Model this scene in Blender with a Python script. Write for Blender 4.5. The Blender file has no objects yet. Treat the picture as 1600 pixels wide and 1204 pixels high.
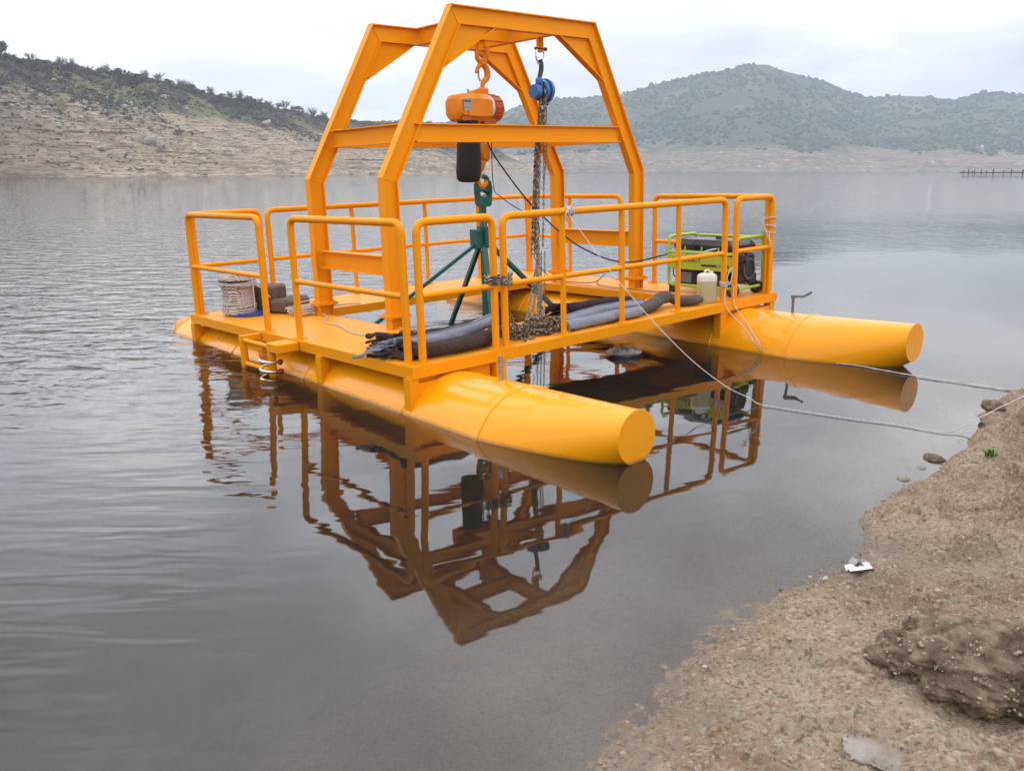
import bpy, math, random
import numpy as np
from mathutils import Matrix, Vector, Euler

random.seed(7)
RNG = np.random.default_rng(11)
PI = math.pi
scene = bpy.context.scene
COL = scene.collection

# ------------------------------------------------------------------ camera
H = 1.699
PITCH = 0.24258
cam_d = bpy.data.cameras.new('camera')
cam_d.sensor_width = 36.0
cam_d.lens = 1360.0 / 1600.0 * 36.0
cam_d.clip_start = 0.05
cam_d.clip_end = 9000
cam = bpy.data.objects.new('camera', cam_d)
COL.objects.link(cam)
cam.location = (0, 0, H)
cam.rotation_euler = (PI / 2 - PITCH, 0, 0)
scene.camera = cam

# ------------------------------------------------------------------ sky
SUN_EL = math.radians(42)
SUN_AZ = math.radians(-20)          # measured from +Y towards +X
world = bpy.data.worlds.new('World')
scene.world = world
world.use_nodes = True
wn = world.node_tree.nodes
wl = world.node_tree.links
wn.clear()
w_out = wn.new('ShaderNodeOutputWorld')
w_bg = wn.new('ShaderNodeBackground')
w_bg.inputs['Strength'].default_value = 0.1
sky = wn.new('ShaderNodeTexSky')
sky.sky_type = 'NISHITA'
sky.sun_disc = False
sky.sun_elevation = SUN_EL
sky.sun_rotation = SUN_AZ
tc = wn.new('ShaderNodeTexCoord')
sep = wn.new('ShaderNodeSeparateXYZ')
wl.new(tc.outputs['Generated'], sep.inputs[0])


def wmath(op, a, b=None, clamp=False):
    n = wn.new('ShaderNodeMath')
    n.operation = op
    n.use_clamp = clamp
    for i, v in enumerate((a, b)):
        if v is None:
            continue
        if isinstance(v, (int, float)):
            n.inputs[i].default_value = v
        else:
            wl.new(v, n.inputs[i])
    return n.outputs[0]


zden = wmath('ADD', wmath('MAXIMUM', sep.outputs['Z'], 0.0), 0.22)
cx = wmath('DIVIDE', sep.outputs['X'], zden)
cy = wmath('DIVIDE', sep.outputs['Y'], zden)
cmb = wn.new('ShaderNodeCombineXYZ')
wl.new(cx, cmb.inputs[0])
wl.new(cy, cmb.inputs[1])
n1 = wn.new('ShaderNodeTexNoise')
n1.inputs['Scale'].default_value = 1.35
n1.inputs['Detail'].default_value = 5.0
n1.inputs['Roughness'].default_value = 0.52
n1.inputs['Distortion'].default_value = 0.25
wl.new(cmb.outputs[0], n1.inputs['Vector'])
ramp = wn.new('ShaderNodeValToRGB')
e = ramp.color_ramp.elements
e[0].position = 0.36
e[0].color = (5.0, 5.05, 5.3, 1)
e[1].position = 0.64
e[1].color = (11.0, 10.9, 11.1, 1)
m = ramp.color_ramp.elements.new(0.5)
m.color = (7.4, 7.55, 8.25, 1)
wl.new(n1.outputs['Fac'], ramp.inputs[0])
# the low sky is an even pale veil, the cloud forms show higher up
hz = wn.new('ShaderNodeMapRange')
hz.inputs['From Min'].default_value = 0.0
hz.inputs['From Max'].default_value = 0.26
hz.inputs['To Min'].default_value = 0.94
hz.inputs['To Max'].default_value = 0.0
wl.new(sep.outputs['Z'], hz.inputs['Value'])
mixh = wn.new('ShaderNodeMix')
mixh.data_type = 'RGBA'
wl.new(hz.outputs[0], mixh.inputs['Factor'])
wl.new(ramp.outputs[0], mixh.inputs['A'])
mixh.inputs['B'].default_value = (7.6, 7.75, 8.3, 1)
# overcast sky: brighter overhead, brightest where the sun sits behind the cloud
gz_ = wn.new('ShaderNodeMapRange')
gz_.interpolation_type = 'SMOOTHSTEP'
gz_.inputs['From Min'].default_value = 0.06
gz_.inputs['From Max'].default_value = 0.34
gz_.inputs['To Min'].default_value = 1.0
gz_.inputs['To Max'].default_value = 2.45
wl.new(sep.outputs['Z'], gz_.inputs['Value'])
gain = gz_.outputs[0]
dotn = wn.new('ShaderNodeVectorMath')
dotn.operation = 'DOT_PRODUCT'
wl.new(tc.outputs['Generated'], dotn.inputs[0])
dotn.inputs[1].default_value = (math.sin(SUN_AZ) * math.cos(SUN_EL), math.cos(SUN_AZ) * math.cos(SUN_EL), math.sin(SUN_EL))
glow = wmath('POWER', wmath('MAXIMUM', dotn.outputs['Value'], 0.0), 9.0)
gain = wmath('ADD', gain, wmath('MULTIPLY', glow, 1.1))
vsc = wn.new('ShaderNodeVectorMath')
vsc.operation = 'SCALE'
wl.new(mixh.outputs['Result'], vsc.inputs[0])
wl.new(gain, vsc.inputs['Scale'])
mixs = wn.new('ShaderNodeMix')
mixs.data_type = 'RGBA'
mixs.inputs['Factor'].default_value = 0.94
wl.new(sky.outputs[0], mixs.inputs['A'])
wl.new(vsc.outputs[0], mixs.inputs['B'])
wl.new(mixs.outputs['Result'], w_bg.inputs['Color'])
wl.new(w_bg.outputs[0], w_out.inputs['Surface'])

# ------------------------------------------------------------------ sun behind cloud
sun_d = bpy.data.lights.new('sun', 'SUN')
sun_d.energy = 0.4
sun_d.angle = math.radians(170)
sun_d.color = (1.0, 0.96, 0.90)
sun = bpy.data.objects.new('sun', sun_d)
COL.objects.link(sun)
sd = Vector((math.sin(SUN_AZ) * math.cos(SUN_EL), math.cos(SUN_AZ) * math.cos(SUN_EL), math.sin(SUN_EL)))
sun.rotation_euler = sd.to_track_quat('Z', 'Y').to_euler()
sun.location = (0, 0, 30)

# ------------------------------------------------------------------ exposure / render
vs = scene.view_settings
vs.view_transform = 'Standard'
vs.look = 'None'
vs.exposure = 0.05
vs.gamma = 1.0
vs.use_curve_mapping = False
scene.render.engine = 'CYCLES'
scene.cycles.use_denoising = True
scene.cycles.max_bounces = 8
scene.cycles.diffuse_bounces = 3
scene.cycles.glossy_bounces = 4
scene.cycles.transparent_max_bounces = 12
scene.cycles.transmission_bounces = 4
scene.cycles.volume_bounces = 1
scene.cycles.caustics_reflective = False
scene.cycles.caustics_refractive = False

# ================================================================== noise
_P = np.random.default_rng(3).random(4096)


def _h(ix, iy, iz):
    return _P[((ix * 374761393 + iy * 668265263 + iz * 2147483647 + (ix * iy) * 97 + iz * 1013) ^ (iy * 31)) & 4095]


def vnoise(x, y, z=0.0):
    x = np.asarray(x, float)
    y = np.asarray(y, float)
    z = np.broadcast_to(np.asarray(z, float), x.shape)
    x0 = np.floor(x); y0 = np.floor(y); z0 = np.floor(z)
    fx = x - x0; fy = y - y0; fz = z - z0
    fx = fx * fx * (3 - 2 * fx); fy = fy * fy * (3 - 2 * fy); fz = fz * fz * (3 - 2 * fz)
    ix = x0.astype(np.int64); iy = y0.astype(np.int64); iz = z0.astype(np.int64)
    r = 0
    for dx in (0, 1):
        for dy in (0, 1):
            for dz in (0, 1):
                w = (fx if dx else 1 - fx) * (fy if dy else 1 - fy) * (fz if dz else 1 - fz)
                r = r + w * _h(ix + dx, iy + dy, iz + dz)
    return r


def fbm(x, y, z=0.0, o=4, lac=2.03, g=0.5):
    s = 0; a = 1; t = 0
    for i in range(o):
        s = s + a * vnoise(np.asarray(x) * lac ** i + 17.3 * i, np.asarray(y) * lac ** i + 5.1 * i, np.asarray(z) * lac ** i)
        t += a
        a *= g
    return s / t


# ================================================================== mesh builder
def frame_axes(d, up=None):
    d = Vector(d).normalized()
    u = Vector(up) if up is not None else (Vector((0, 0, 1)) if abs(d.z) < 0.95 else Vector((0, 1, 0)))
    s = d.cross(u).normalized()
    u = s.cross(d).normalized()
    return d, s, u


class MB:
    def __init__(self):
        self.v = []
        self.f = []
        self.mi = []
        self.cur = 0

    def _add(self, vs, fs):
        n = len(self.v)
        self.v += [tuple(p) for p in vs]
        self.f += [tuple(i + n for i in f) for f in fs]
        self.mi += [self.cur] * len(fs)
        return self

    def box(self, c, s, rot=None):
        hx, hy, hz_ = s[0] / 2, s[1] / 2, s[2] / 2
        P = [Vector((x, y, z)) for z in (-hz_, hz_) for y in (-hy, hy) for x in (-hx, hx)]
        if rot is not None:
            P = [rot @ p for p in P]
        c = Vector(c)
        return self._add([p + c for p in P], [(0, 2, 3, 1), (4, 5, 7, 6), (0, 1, 5, 4), (2, 6, 7, 3), (0, 4, 6, 2), (1, 3, 7, 5)])

    def bbox(self, c, s, bev=0.01, rot=None):
        """box with chamfered edges"""
        hx, hy, hz_ = s[0] / 2, s[1] / 2, s[2] / 2
        b = min(bev, hx * .9, hy * .9, hz_ * .9)
        vs = []; idx = {}
        for sx in (-1, 1):
            for sy in (-1, 1):
                for sz in (-1, 1):
                    for k in range(3):
                        p = [sx * (hx - b), sy * (hy - b), sz * (hz_ - b)]
                        p[k] = (sx * hx, sy * hy, sz * hz_)[k]
                        idx[(sx, sy, sz, k)] = len(vs)
                        vs.append(Vector(p))
        fs = []
        I = idx
        for s_ in (-1, 1):
            fs.append((I[s_, -1, -1, 0], I[s_, 1, -1, 0], I[s_, 1, 1, 0], I[s_, -1, 1, 0]))
            fs.append((I[-1, s_, -1, 1], I[1, s_, -1, 1], I[1, s_, 1, 1], I[-1, s_, 1, 1]))
            fs.append((I[-1, -1, s_, 2], I[1, -1, s_, 2], I[1, 1, s_, 2], I[-1, 1, s_, 2]))
        for a in (-1, 1):
            for c_ in (-1, 1):
                fs.append((I[a, c_, -1, 0], I[a, c_, 1, 0], I[a, c_, 1, 1], I[a, c_, -1, 1]))
                fs.append((I[a, -1, c_, 0], I[a, 1, c_, 0], I[a, 1, c_, 2], I[a, -1, c_, 2]))
                fs.append((I[-1, a, c_, 1], I[1, a, c_, 1], I[1, a, c_, 2], I[-1, a, c_, 2]))
                for d_ in (-1, 1):
                    fs.append((I[a, c_, d_, 0], I[a, c_, d_, 1], I[a, c_, d_, 2]))
        if rot is not None:
            vs = [rot @ p for p in vs]
        c = Vector(c)
        return self._add([p + c for p in vs], fs)

    def beam(self, p0, p1, w, h, up=None):
        p0 = Vector(p0); p1 = Vector(p1)
        d, s, u = frame_axes(p1 - p0, up)
        vs = []
        for p in (p0, p1):
            for a, b in ((-1, -1), (1, -1), (1, 1), (-1, 1)):
                vs.append(p + s * (a * w / 2) + u * (b * h / 2))
        return self._add(vs, [(0, 1, 2, 3), (7, 6, 5, 4), (0, 4, 5, 1), (1, 5, 6, 2), (2, 6, 7, 3), (3, 7, 4, 0)])

    def prism(self, poly, d):
        d = Vector(d)
        n = len(poly)
        A = [Vector(p) for p in poly]
        B = [p + d for p in A]
        fs = [tuple(range(n)), tuple(range(2 * n - 1, n - 1, -1))]
        fs += [(i, i + n, (i + 1) % n + n, (i + 1) % n) for i in range(n)]
        return self._add(A + B, fs)

    def tube(self, pts, r, n=10, caps=True, closed=False, rfun=None):
        pts = [Vector(p) for p in pts]
        m_ = len(pts)
        T = []
        for i in range(m_):
            if closed:
                t = pts[(i + 1) % m_] - pts[i - 1]
            else:
                t = pts[min(i + 1, m_ - 1)] - pts[max(i - 1, 0)]
            if t.length < 1e-9:
                t = Vector((0, 0, 1))
            T.append(t.normalized())
        _, s, u = frame_axes(T[0])
        vs = []
        for i in range(m_):
            if i:
                q = T[i - 1].rotation_difference(T[i])
                s = q @ s
                u = q @ u
            k = 1.0
            if 0 < i < m_ - 1 and not closed:
                dd = (pts[i] - pts[i - 1]).normalized().dot(T[i])
                k = 1.0 / max(0.6, dd)
            ri = (rfun(i / max(1, m_ - 1)) if rfun else 1.0) * r
            for j in range(n):
                a = 2 * PI * j / n
                vs.append(pts[i] + (s * math.cos(a) + u * math.sin(a)) * ri)
        fs = []
        rng = m_ if closed else m_ - 1
        for i in range(rng):
            i2 = (i + 1) % m_
            for j in range(n):
                j2 = (j + 1) % n
                fs.append((i * n + j, i * n + j2, i2 * n + j2, i2 * n + j))
        if caps and not closed:
            fs.append(tuple(range(n - 1, -1, -1)))
            fs.append(tuple((m_ - 1) * n + j for j in range(n)))
        return self._add(vs, fs)

    def cyl(self, p0, p1, r, r1=None, n=16):
        r1 = r if r1 is None else r1
        p0 = Vector(p0); p1 = Vector(p1)
        d, s, u = frame_axes(p1 - p0)
        vs = []
        for p, rr in ((p0, r), (p1, r1)):
            for j in range(n):
                a = 2 * PI * j / n
                vs.append(p + (s * math.cos(a) + u * math.sin(a)) * rr)
        fs = [(j, (j + 1) % n, n + (j + 1) % n, n + j) for j in range(n)]
        fs += [tuple(range(n - 1, -1, -1)), tuple(range(n, 2 * n))]
        return self._add(vs, fs)

    def loft(self, rings, caps=True):
        n = len(rings[0])
        vs = [p for r in rings for p in r]
        fs = []
        for i in range(len(rings) - 1):
            for j in range(n):
                j2 = (j + 1) % n
                fs.append((i * n + j, i * n + j2, (i + 1) * n + j2, (i + 1) * n + j))
        if caps:
            fs.append(tuple(range(n - 1, -1, -1)))
            fs.append(tuple((len(rings) - 1) * n + j for j in range(n)))
        return self._add(vs, fs)

    def ibeam(self, p0, p1, hdir, h=0.16, b=0.08, tw=0.008, tf=0.010, cut0=0.0, cut1=0.0):
        """I section; hdir = direction across the web (flange to flange); cuts = tangent of the mitre at each end"""
        p0 = Vector(p0); p1 = Vector(p1)
        d = (p1 - p0).normalized()
        hd_ = Vector(hdir)
        hd_ = (hd_ - d * hd_.dot(d)).normalized()
        s = d.cross(hd_).normalized()

        def slab(h0, h1, w):
            vs = []
            for p, k in ((p0, cut0), (p1, cut1)):
                for hh, ww in ((h0, -w), (h0, w), (h1, w), (h1, -w)):
                    vs.append(p + hd_ * hh + s * (ww / 2) + d * (k * hh))
            self._add(vs, [(0, 1, 2, 3), (7, 6, 5, 4), (0, 4, 5, 1), (1, 5, 6, 2), (2, 6, 7, 3), (3, 7, 4, 0)])
        slab(-h / 2, -h / 2 + tf, b)
        slab(h / 2 - tf, h / 2, b)
        slab(-h / 2 + tf, h / 2 - tf, tw)
        return self

    def link_chain(self, pts, L=0.030, W=0.019, r=0.0032, jitter=0.0, roll0=None):
        """a chain of separate links along a polyline"""
        pts = [Vector(p) for p in pts]
        seg = [(pts[i + 1] - pts[i]).length for i in range(len(pts) - 1)]
        tot = sum(seg)
        pitch = L - 2.2 * r
        n = max(1, int(tot / pitch))
        k = 0; acc = 0
        for i in range(n):
            s_ = (i + .5) * pitch
            while k < len(seg) - 1 and acc + seg[k] < s_:
                acc += seg[k]; k += 1
            t = (s_ - acc) / max(seg[k], 1e-6)
            p = pts[k].lerp(pts[k + 1], t)
            d = pts[k + 1] - pts[k]
            if jitter:
                d = d.normalized() + Vector([random.uniform(-jitter, jitter) for _ in range(3)])
            self.one_link(p, d, (i % 2) * PI / 2 + (roll0 or 0.6) + random.uniform(-.15, .15), L, W, r)
        return self

    def one_link(self, p, d, roll, L=0.030, W=0.019, r=0.0032):
        d, s, u = frame_axes(d)
        s2 = s * math.cos(roll) + u * math.sin(roll)
        u2 = d.cross(s2)
        R = W / 2 - r
        half = L / 2 - r - R
        ring = []
        for a in (-PI / 2, -PI / 6, PI / 6, PI / 2):
            ring.append((half + R * math.cos(a), R * math.sin(a), math.cos(a), math.sin(a)))
        for a in (PI / 2, PI * 5 / 6, PI * 7 / 6, PI * 3 / 2):
            ring.append((-half + R * math.cos(a), R * math.sin(a), math.cos(a), math.sin(a)))
        vs = []
        n = 4
        for (x, y, nx, ny) in ring:
            for j in range(n):
                a = PI / 4 + 2 * PI * j / n
                o = math.cos(a) * r; z = math.sin(a) * r
                vs.append(Vector(p) + d * (x + nx * o) + s2 * (y + ny * o) + u2 * z)
        m_ = len(ring)
        fs = []
        for i in range(m_):
            i2 = (i + 1) % m_
            for j in range(n):
                fs.append((i * n + j, i * n + (j + 1) % n, i2 * n + (j + 1) % n, i2 * n + j))
        return self._add(vs, fs)

    def build(self, name, mat, parent=None, off=(0, 0, 0), smooth=False, angle=None):
        me = bpy.data.meshes.new(name)
        ox, oy, oz = off
        me.from_pydata([(x - ox, y - oy, z - oz) for x, y, z in self.v], [], self.f)
        mats = mat if isinstance(mat, (list, tuple)) else [mat]
        for m_ in mats:
            me.materials.append(m_)
        if len(mats) > 1:
            me.polygons.foreach_set('material_index', self.mi)
        fix_normals(me)
        if smooth:
            me.polygons.foreach_set('use_smooth', [True] * len(me.polygons))
            if angle:
                me.set_sharp_from_angle(angle=math.radians(angle))
        o = bpy.data.objects.new(name, me)
        COL.objects.link(o)
        if parent is not None:
            o.parent = parent
        return o


def fix_normals(me):
    import bmesh
    bm = bmesh.new()
    bm.from_mesh(me)
    bmesh.ops.recalc_face_normals(bm, faces=bm.faces)
    bm.to_mesh(me)
    bm.free()


def np_mesh(name, V, F, mat, parent=None, smooth=False, matidx=None):
    """fast mesh from numpy arrays; F is (n,3) or (n,4)"""
    me = bpy.data.meshes.new(name)
    V = np.asarray(V, dtype=np.float32)
    F = np.asarray(F, dtype=np.int32)
    k = F.shape[1]
    me.vertices.add(len(V))
    me.vertices.foreach_set('co', V.ravel())
    me.loops.add(F.size)
    me.loops.foreach_set('vertex_index', F.ravel())
    me.polygons.add(len(F))
    me.polygons.foreach_set('loop_start', np.arange(0, F.size, k, dtype=np.int32))
    for m_ in (mat if isinstance(mat, (list, tuple)) else [mat]):
        me.materials.append(m_)
    if matidx is not None:
        me.polygons.foreach_set('material_index', np.asarray(matidx, dtype=np.int32))
    me.update(calc_edges=True)
    me.validate()
    if smooth:
        me.polygons.foreach_set('use_smooth', np.ones(len(me.polygons), dtype=bool))
    o = bpy.data.objects.new(name, me)
    COL.objects.link(o)
    if parent is not None:
        o.parent = parent
    return o


def smooth_path(pts, k=6):
    """Catmull-Rom"""
    P = [Vector(p) for p in pts]
    out = []
    for i in range(len(P) - 1):
        p0 = P[max(i - 1, 0)]; p1 = P[i]; p2 = P[i + 1]; p3 = P[min(i + 2, len(P) - 1)]
        for j in range(k):
            t = j / k
            out.append(0.5 * ((2 * p1) + (p2 - p0) * t + (2 * p0 - 5 * p1 + 4 * p2 - p3) * t * t + (3 * p1 - p0 - 3 * p2 + p3) * t ** 3))
    out.append(P[-1])
    return out


def fillet(pts, r, k=5):
    P = [Vector(p) for p in pts]
    out = [P[0]]
    for i in range(1, len(P) - 1):
        a = (P[i - 1] - P[i]); b = (P[i + 1] - P[i])
        q = min(r, a.length * .49, b.length * .49)
        pa = P[i] + a.normalized() * q
        pb = P[i] + b.normalized() * q
        for j in range(k + 1):
            t = j / k
            out.append(pa * (1 - t) ** 2 + P[i] * 2 * t * (1 - t) + pb * t * t)
    out.append(P[-1])
    return out


def tag(o, label=None, cat=None, group=None, kind=None):
    if label: o['label'] = label
    if cat: o['category'] = cat
    if group: o['group'] = group
    if kind: o['kind'] = kind
    return o


def copy_thing(o, parent=None):
    c = o.copy()
    COL.objects.link(c)
    if parent is not None:
        c.parent = parent
    for ch in list(o.children):
        copy_thing(ch, c)
    return c


# ================================================================== materials
class NT:
    def __init__(self, name):
        self.m = bpy.data.materials.new(name)
        self.m.use_nodes = True
        self.t = self.m.node_tree
        self.n = self.t.nodes
        self.l = self.t.links
        self.n.clear()
        self.out = self.n.new('ShaderNodeOutputMaterial')
        self.tc = None

    def node(self, typ, **kw):
        n = self.n.new(typ)
        for k, v in kw.items():
            setattr(n, k, v)
        return n

    def set(self, sock, v):
        if isinstance(v, bpy.types.NodeSocket):
            self.l.new(v, sock)
        else:
            sock.default_value = v

    def coord(self, which='Object'):
        if self.tc is None:
            self.tc = self.node('ShaderNodeTexCoord')
        return self.tc.outputs[which]

    def pos(self):
        return self.node('ShaderNodeNewGeometry').outputs['Position']

    def mapping(self, vec, scale=(1, 1, 1), rot=(0, 0, 0), loc=(0, 0, 0)):
        n = self.node('ShaderNodeMapping')
        self.l.new(vec, n.inputs['Vector'])
        n.inputs['Scale'].default_value = scale
        n.inputs['Rotation'].default_value = rot
        n.inputs['Location'].default_value = loc
        return n.outputs[0]

    def noise(self, vec, scale, detail=4, rough=0.5, dist=0.0):
        n = self.node('ShaderNodeTexNoise')
        self.l.new(vec, n.inputs['Vector'])
        n.inputs['Scale'].default_value = scale
        n.inputs['Detail'].default_value = detail
        n.inputs['Roughness'].default_value = rough
        n.inputs['Distortion'].default_value = dist
        return n.outputs['Fac']

    def voronoi(self, vec, scale, feature='F1', out='Distance'):
        n = self.node('ShaderNodeTexVoronoi', feature=feature)
        self.l.new(vec, n.inputs['Vector'])
        n.inputs['Scale'].default_value = scale
        return n.outputs[out]

    def ramp(self, fac, stops, interp='LINEAR'):
        n = self.node('ShaderNodeValToRGB')
        n.color_ramp.interpolation = interp
        el = n.color_ramp.elements
        while len(el) < len(stops):
            el.new(0.5)
        for e_, (p, c) in zip(el, stops):
            e_.position = p
            e_.color = (c[0], c[1], c[2], 1) if not isinstance(c, (int, float)) else (c, c, c, 1)
        self.l.new(fac, n.inputs[0])
        return n.outputs[0]

    def mix(self, fac, a, b, blend='MIX'):
        n = self.node('ShaderNodeMix', data_type='RGBA', blend_type=blend)
        self.set(n.inputs['Factor'], fac)
        for s_, v in (('A', a), ('B', b)):
            if isinstance(v, tuple) and len(v) == 3:
                v = (*v, 1)
            self.set(n.inputs[s_], v)
        return n.outputs['Result']

    def math(self, op, a, b=0.0, clamp=False):
        n = self.node('ShaderNodeMath', operation=op, use_clamp=clamp)
        self.set(n.inputs[0], a)
        self.set(n.inputs[1], b)
        return n.outputs[0]

    def maprange(self, v, a, b, c, d, smooth=False):
        n = self.node('ShaderNodeMapRange')
        if smooth:
            n.interpolation_type = 'SMOOTHSTEP'
        self.l.new(v, n.inputs['Value'])
        for i, x in zip(('From Min', 'From Max', 'To Min', 'To Max'), (a, b, c, d)):
            n.inputs[i].default_value = x
        return n.outputs[0]

    def bump(self, h, dist=0.01, strength=1.0, normal=None):
        n = self.node('ShaderNodeBump')
        n.inputs['Strength'].default_value = strength
        n.inputs['Distance'].default_value = dist
        self.l.new(h, n.inputs['Height'])
        if normal is not None:
            self.l.new(normal, n.inputs['Normal'])
        return n.outputs[0]

    def principled(self, color, rough=0.5, metal=0.0, normal=None, spec=0.5, coat=0.0, sss=None):
        p = self.node('ShaderNodeBsdfPrincipled')
        if isinstance(color, tuple) and len(color) == 3:
            color = (*color, 1)
        self.set(p.inputs['Base Color'], color)
        self.set(p.inputs['Roughness'], rough)
        self.set(p.inputs['Metallic'], metal)
        self.set(p.inputs['Specular IOR Level'], spec)
        if coat:
            p.inputs['Coat Weight'].default_value = coat
            p.inputs['Coat Roughness'].default_value = 0.08
        if normal is not None:
            self.l.new(normal, p.inputs['Normal'])
        self.l.new(p.outputs[0], self.out.inputs['Surface'])
        return p


def simple(name, col, rough=0.5, metal=0.0, var=0.25, scale=14.0, bump=0.0, bscale=60.0, spec=0.5, coat=0.0):
    t = NT(name)
    v = t.coord()
    n = t.noise(v, scale, 5, 0.6)
    c = t.mix(n, tuple(x * (1 - var) for x in col), tuple(min(1, x * (1 + var)) for x in col))
    nr = t.bump(t.noise(v, bscale, 4, 0.6), bump) if bump else None
    r = t.maprange(n, 0.3, 0.7, max(0.03, rough - 0.08), min(1, rough + 0.1))
    t.principled(c, r, metal, nr, spec, coat)
    return t.m


def paint(name, col, rough, coat):
    t = NT(name)
    v = t.coord()
    big = t.noise(v, 1.7, 4, 0.55)
    fine = t.noise(v, 23.0, 5, 0.65)
    c = t.mix(big, tuple(x * 0.94 for x in col), tuple(min(1, x * 1.05) for x in col))
    # thin brownish grime specks and rubbed streaks
    spk = t.ramp(t.noise(v, 75.0, 3, 0.7), [(0.70, 0.0), (0.78, 1.0)])
    grim = t.math('MULTIPLY', spk, t.ramp(t.noise(v, 3.1, 3, 0.6), [(0.5, 0.0), (0.72, 0.55)]))
    c = t.mix(grim, c, (0.22, 0.10, 0.03))
    # rust-brown runs down the upright faces, and a scum line just above the water
    runs = t.noise(t.mapping(v, (22, 22, 0.9)), 1.0, 3, 0.6)
    runs = t.math('MULTIPLY', t.ramp(runs, [(0.66, 0.0), (0.80, 0.5)]), t.ramp(t.noise(v, 2.1, 2, 0.5), [(0.52, 0.0), (0.66, 1.0)]))
    c = t.mix(runs, c, (0.30, 0.10, 0.012))
    wz = t.node('ShaderNodeSeparateXYZ')
    t.l.new(t.pos(), wz.inputs[0])
    scum = t.maprange(t.math('ADD', wz.outputs['Z'], t.math('MULTIPLY', fine, -0.035)), -0.012, 0.012, 0.65, 0.0, True)
    c = t.mix(scum, c, (0.26, 0.13, 0.018))
    r = t.maprange(fine, 0.3, 0.7, rough - 0.05, rough + 0.09)
    nb = t.bump(t.noise(v, 6.0, 3, 0.5), 0.004, 0.35)
    t.principled(c, r, 0.0, nb, 0.14, coat)
    return t.m


M = {}
YEL = (0.82, 0.295, 0.0015)
M['paint'] = paint('orange_paint', YEL, 0.46, 0.0)
M['float'] = paint('float_paint', (0.84, 0.325, 0.002), 0.27, 0.35)
# deck: same paint, dusty and scuffed
t = NT('deck_paint')
v = t.coord()
sc = t.ramp(t.noise(t.mapping(v, (1.3, 3.2, 1)), 2.2, 6, 0.62), [(0.38, 0.0), (0.75, 0.7)])
c = t.mix(sc, (0.78, 0.28, 0.004), (0.72, 0.33, 0.03))
dk = t.ramp(t.noise(v, 26, 4, 0.7), [(0.60, 0.0), (0.70, 0.7)])
dk = t.math('MULTIPLY', dk, t.ramp(t.noise(v, 1.6, 2, 0.5), [(0.45, 0.0), (0.65, 1.0)]))
c = t.mix(dk, c, (0.30, 0.14, 0.04))
t.principled(c, 0.52, 0, t.bump(t.noise(v, 90, 3, 0.6), 0.0015, 0.6), 0.2)
M['deck'] = t.m
M['hoist'] = paint('hoist_paint', (0.74, 0.24, 0.012), 0.38, 0.1)
M['hoist_dark'] = simple('rusty_orange', (0.44, 0.085, 0.012), 0.5)
M['rust'] = simple('rust', (0.20, 0.06, 0.02), 0.75, 0, 0.45, 60)
M['steel'] = simple('bare_steel', (0.42, 0.41, 0.40), 0.35, 0.9, 0.2, 40)
M['shiny'] = simple('galvanized_ring', (0.78, 0.78, 0.80), 0.18, 1.0, 0.1, 30)
t = NT('chain_steel')
v = t.coord()
g = t.noise(v, 38, 3, 0.6)
t.principled(t.ramp(g, [(0.36, (0.035, 0.024, 0.016)), (0.50, (0.17, 0.125, 0.085)), (0.64, (0.44, 0.37, 0.28))]), 0.5, 0.25, None, 0.4)
M['chain'] = t.m
M['darkmetal'] = simple('dark_metal', (0.05, 0.05, 0.055), 0.45, 0.5, 0.3, 40)
M['black'] = simple('black_plastic', (0.018, 0.018, 0.020), 0.42, 0, 0.4, 20)
M['tank'] = simple('tank_plastic', (0.020, 0.021, 0.024), 0.30, 0, 0.5, 8)
M['engine'] = simple('engine_casting', (0.028, 0.027, 0.027), 0.5, 0.3, 0.6, 55, 0.004, 70)
M['grey_metal'] = simple('grey_casting', (0.16, 0.155, 0.15), 0.5, 0.4, 0.3, 30)
M['bag'] = simple('chain_bag_fabric', (0.012, 0.009, 0.008), 0.8, 0, 0.5, 25, 0.004, 22)
M['blue'] = simple('blue_enamel', (0.035, 0.15, 0.43), 0.36, 0, 0.25, 12)
M['spoolblue'] = simple('spool_plastic', (0.035, 0.065, 0.26), 0.45, 0, 0.2, 10)
M['green'] = simple('teal_paint', (0.005, 0.090, 0.075), 0.40, 0, 0.25, 9)
M['lime'] = simple('lime_paint', (0.36, 0.47, 0.030), 0.35, 0, 0.15, 10)
M['jerry'] = simple('translucent_jerrycan', (0.46, 0.44, 0.26), 0.45, 0, 0.08, 6)
M['jerrytop'] = simple('jerrycan_shoulder', (0.72, 0.71, 0.62), 0.45, 0, 0.06, 6)
M['white'] = simple('white_plastic', (0.72, 0.72, 0.70), 0.5, 0, 0.08, 10)
M['red'] = simple('red_plastic', (0.42, 0.012, 0.03), 0.3, 0, 0.2, 20)
M['plate'] = simple('name_plate', (0.34, 0.33, 0.34), 0.45, 0.3, 0.15, 30)
M['ink'] = simple('print_ink', (0.03, 0.028, 0.04), 0.6, 0, 0.2, 30)
M['wood'] = None
t = NT('weathered_wood')
v = t.mapping(t.coord(), (3, 16, 16))
g = t.noise(v, 3.2, 6, 0.65, 0.8)
t.principled(t.ramp(g, [(0.3, (0.055, 0.036, 0.026)), (0.7, (0.20, 0.13, 0.095))]), 0.85, 0, t.bump(g, 0.012))
M['wood'] = t.m
M['cable'] = simple('black_cable', (0.012, 0.012, 0.016), 0.45)
M['pinkcable'] = simple('thin_pale_cable', (0.55, 0.28, 0.16), 0.6)
M['stone'] = None


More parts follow.
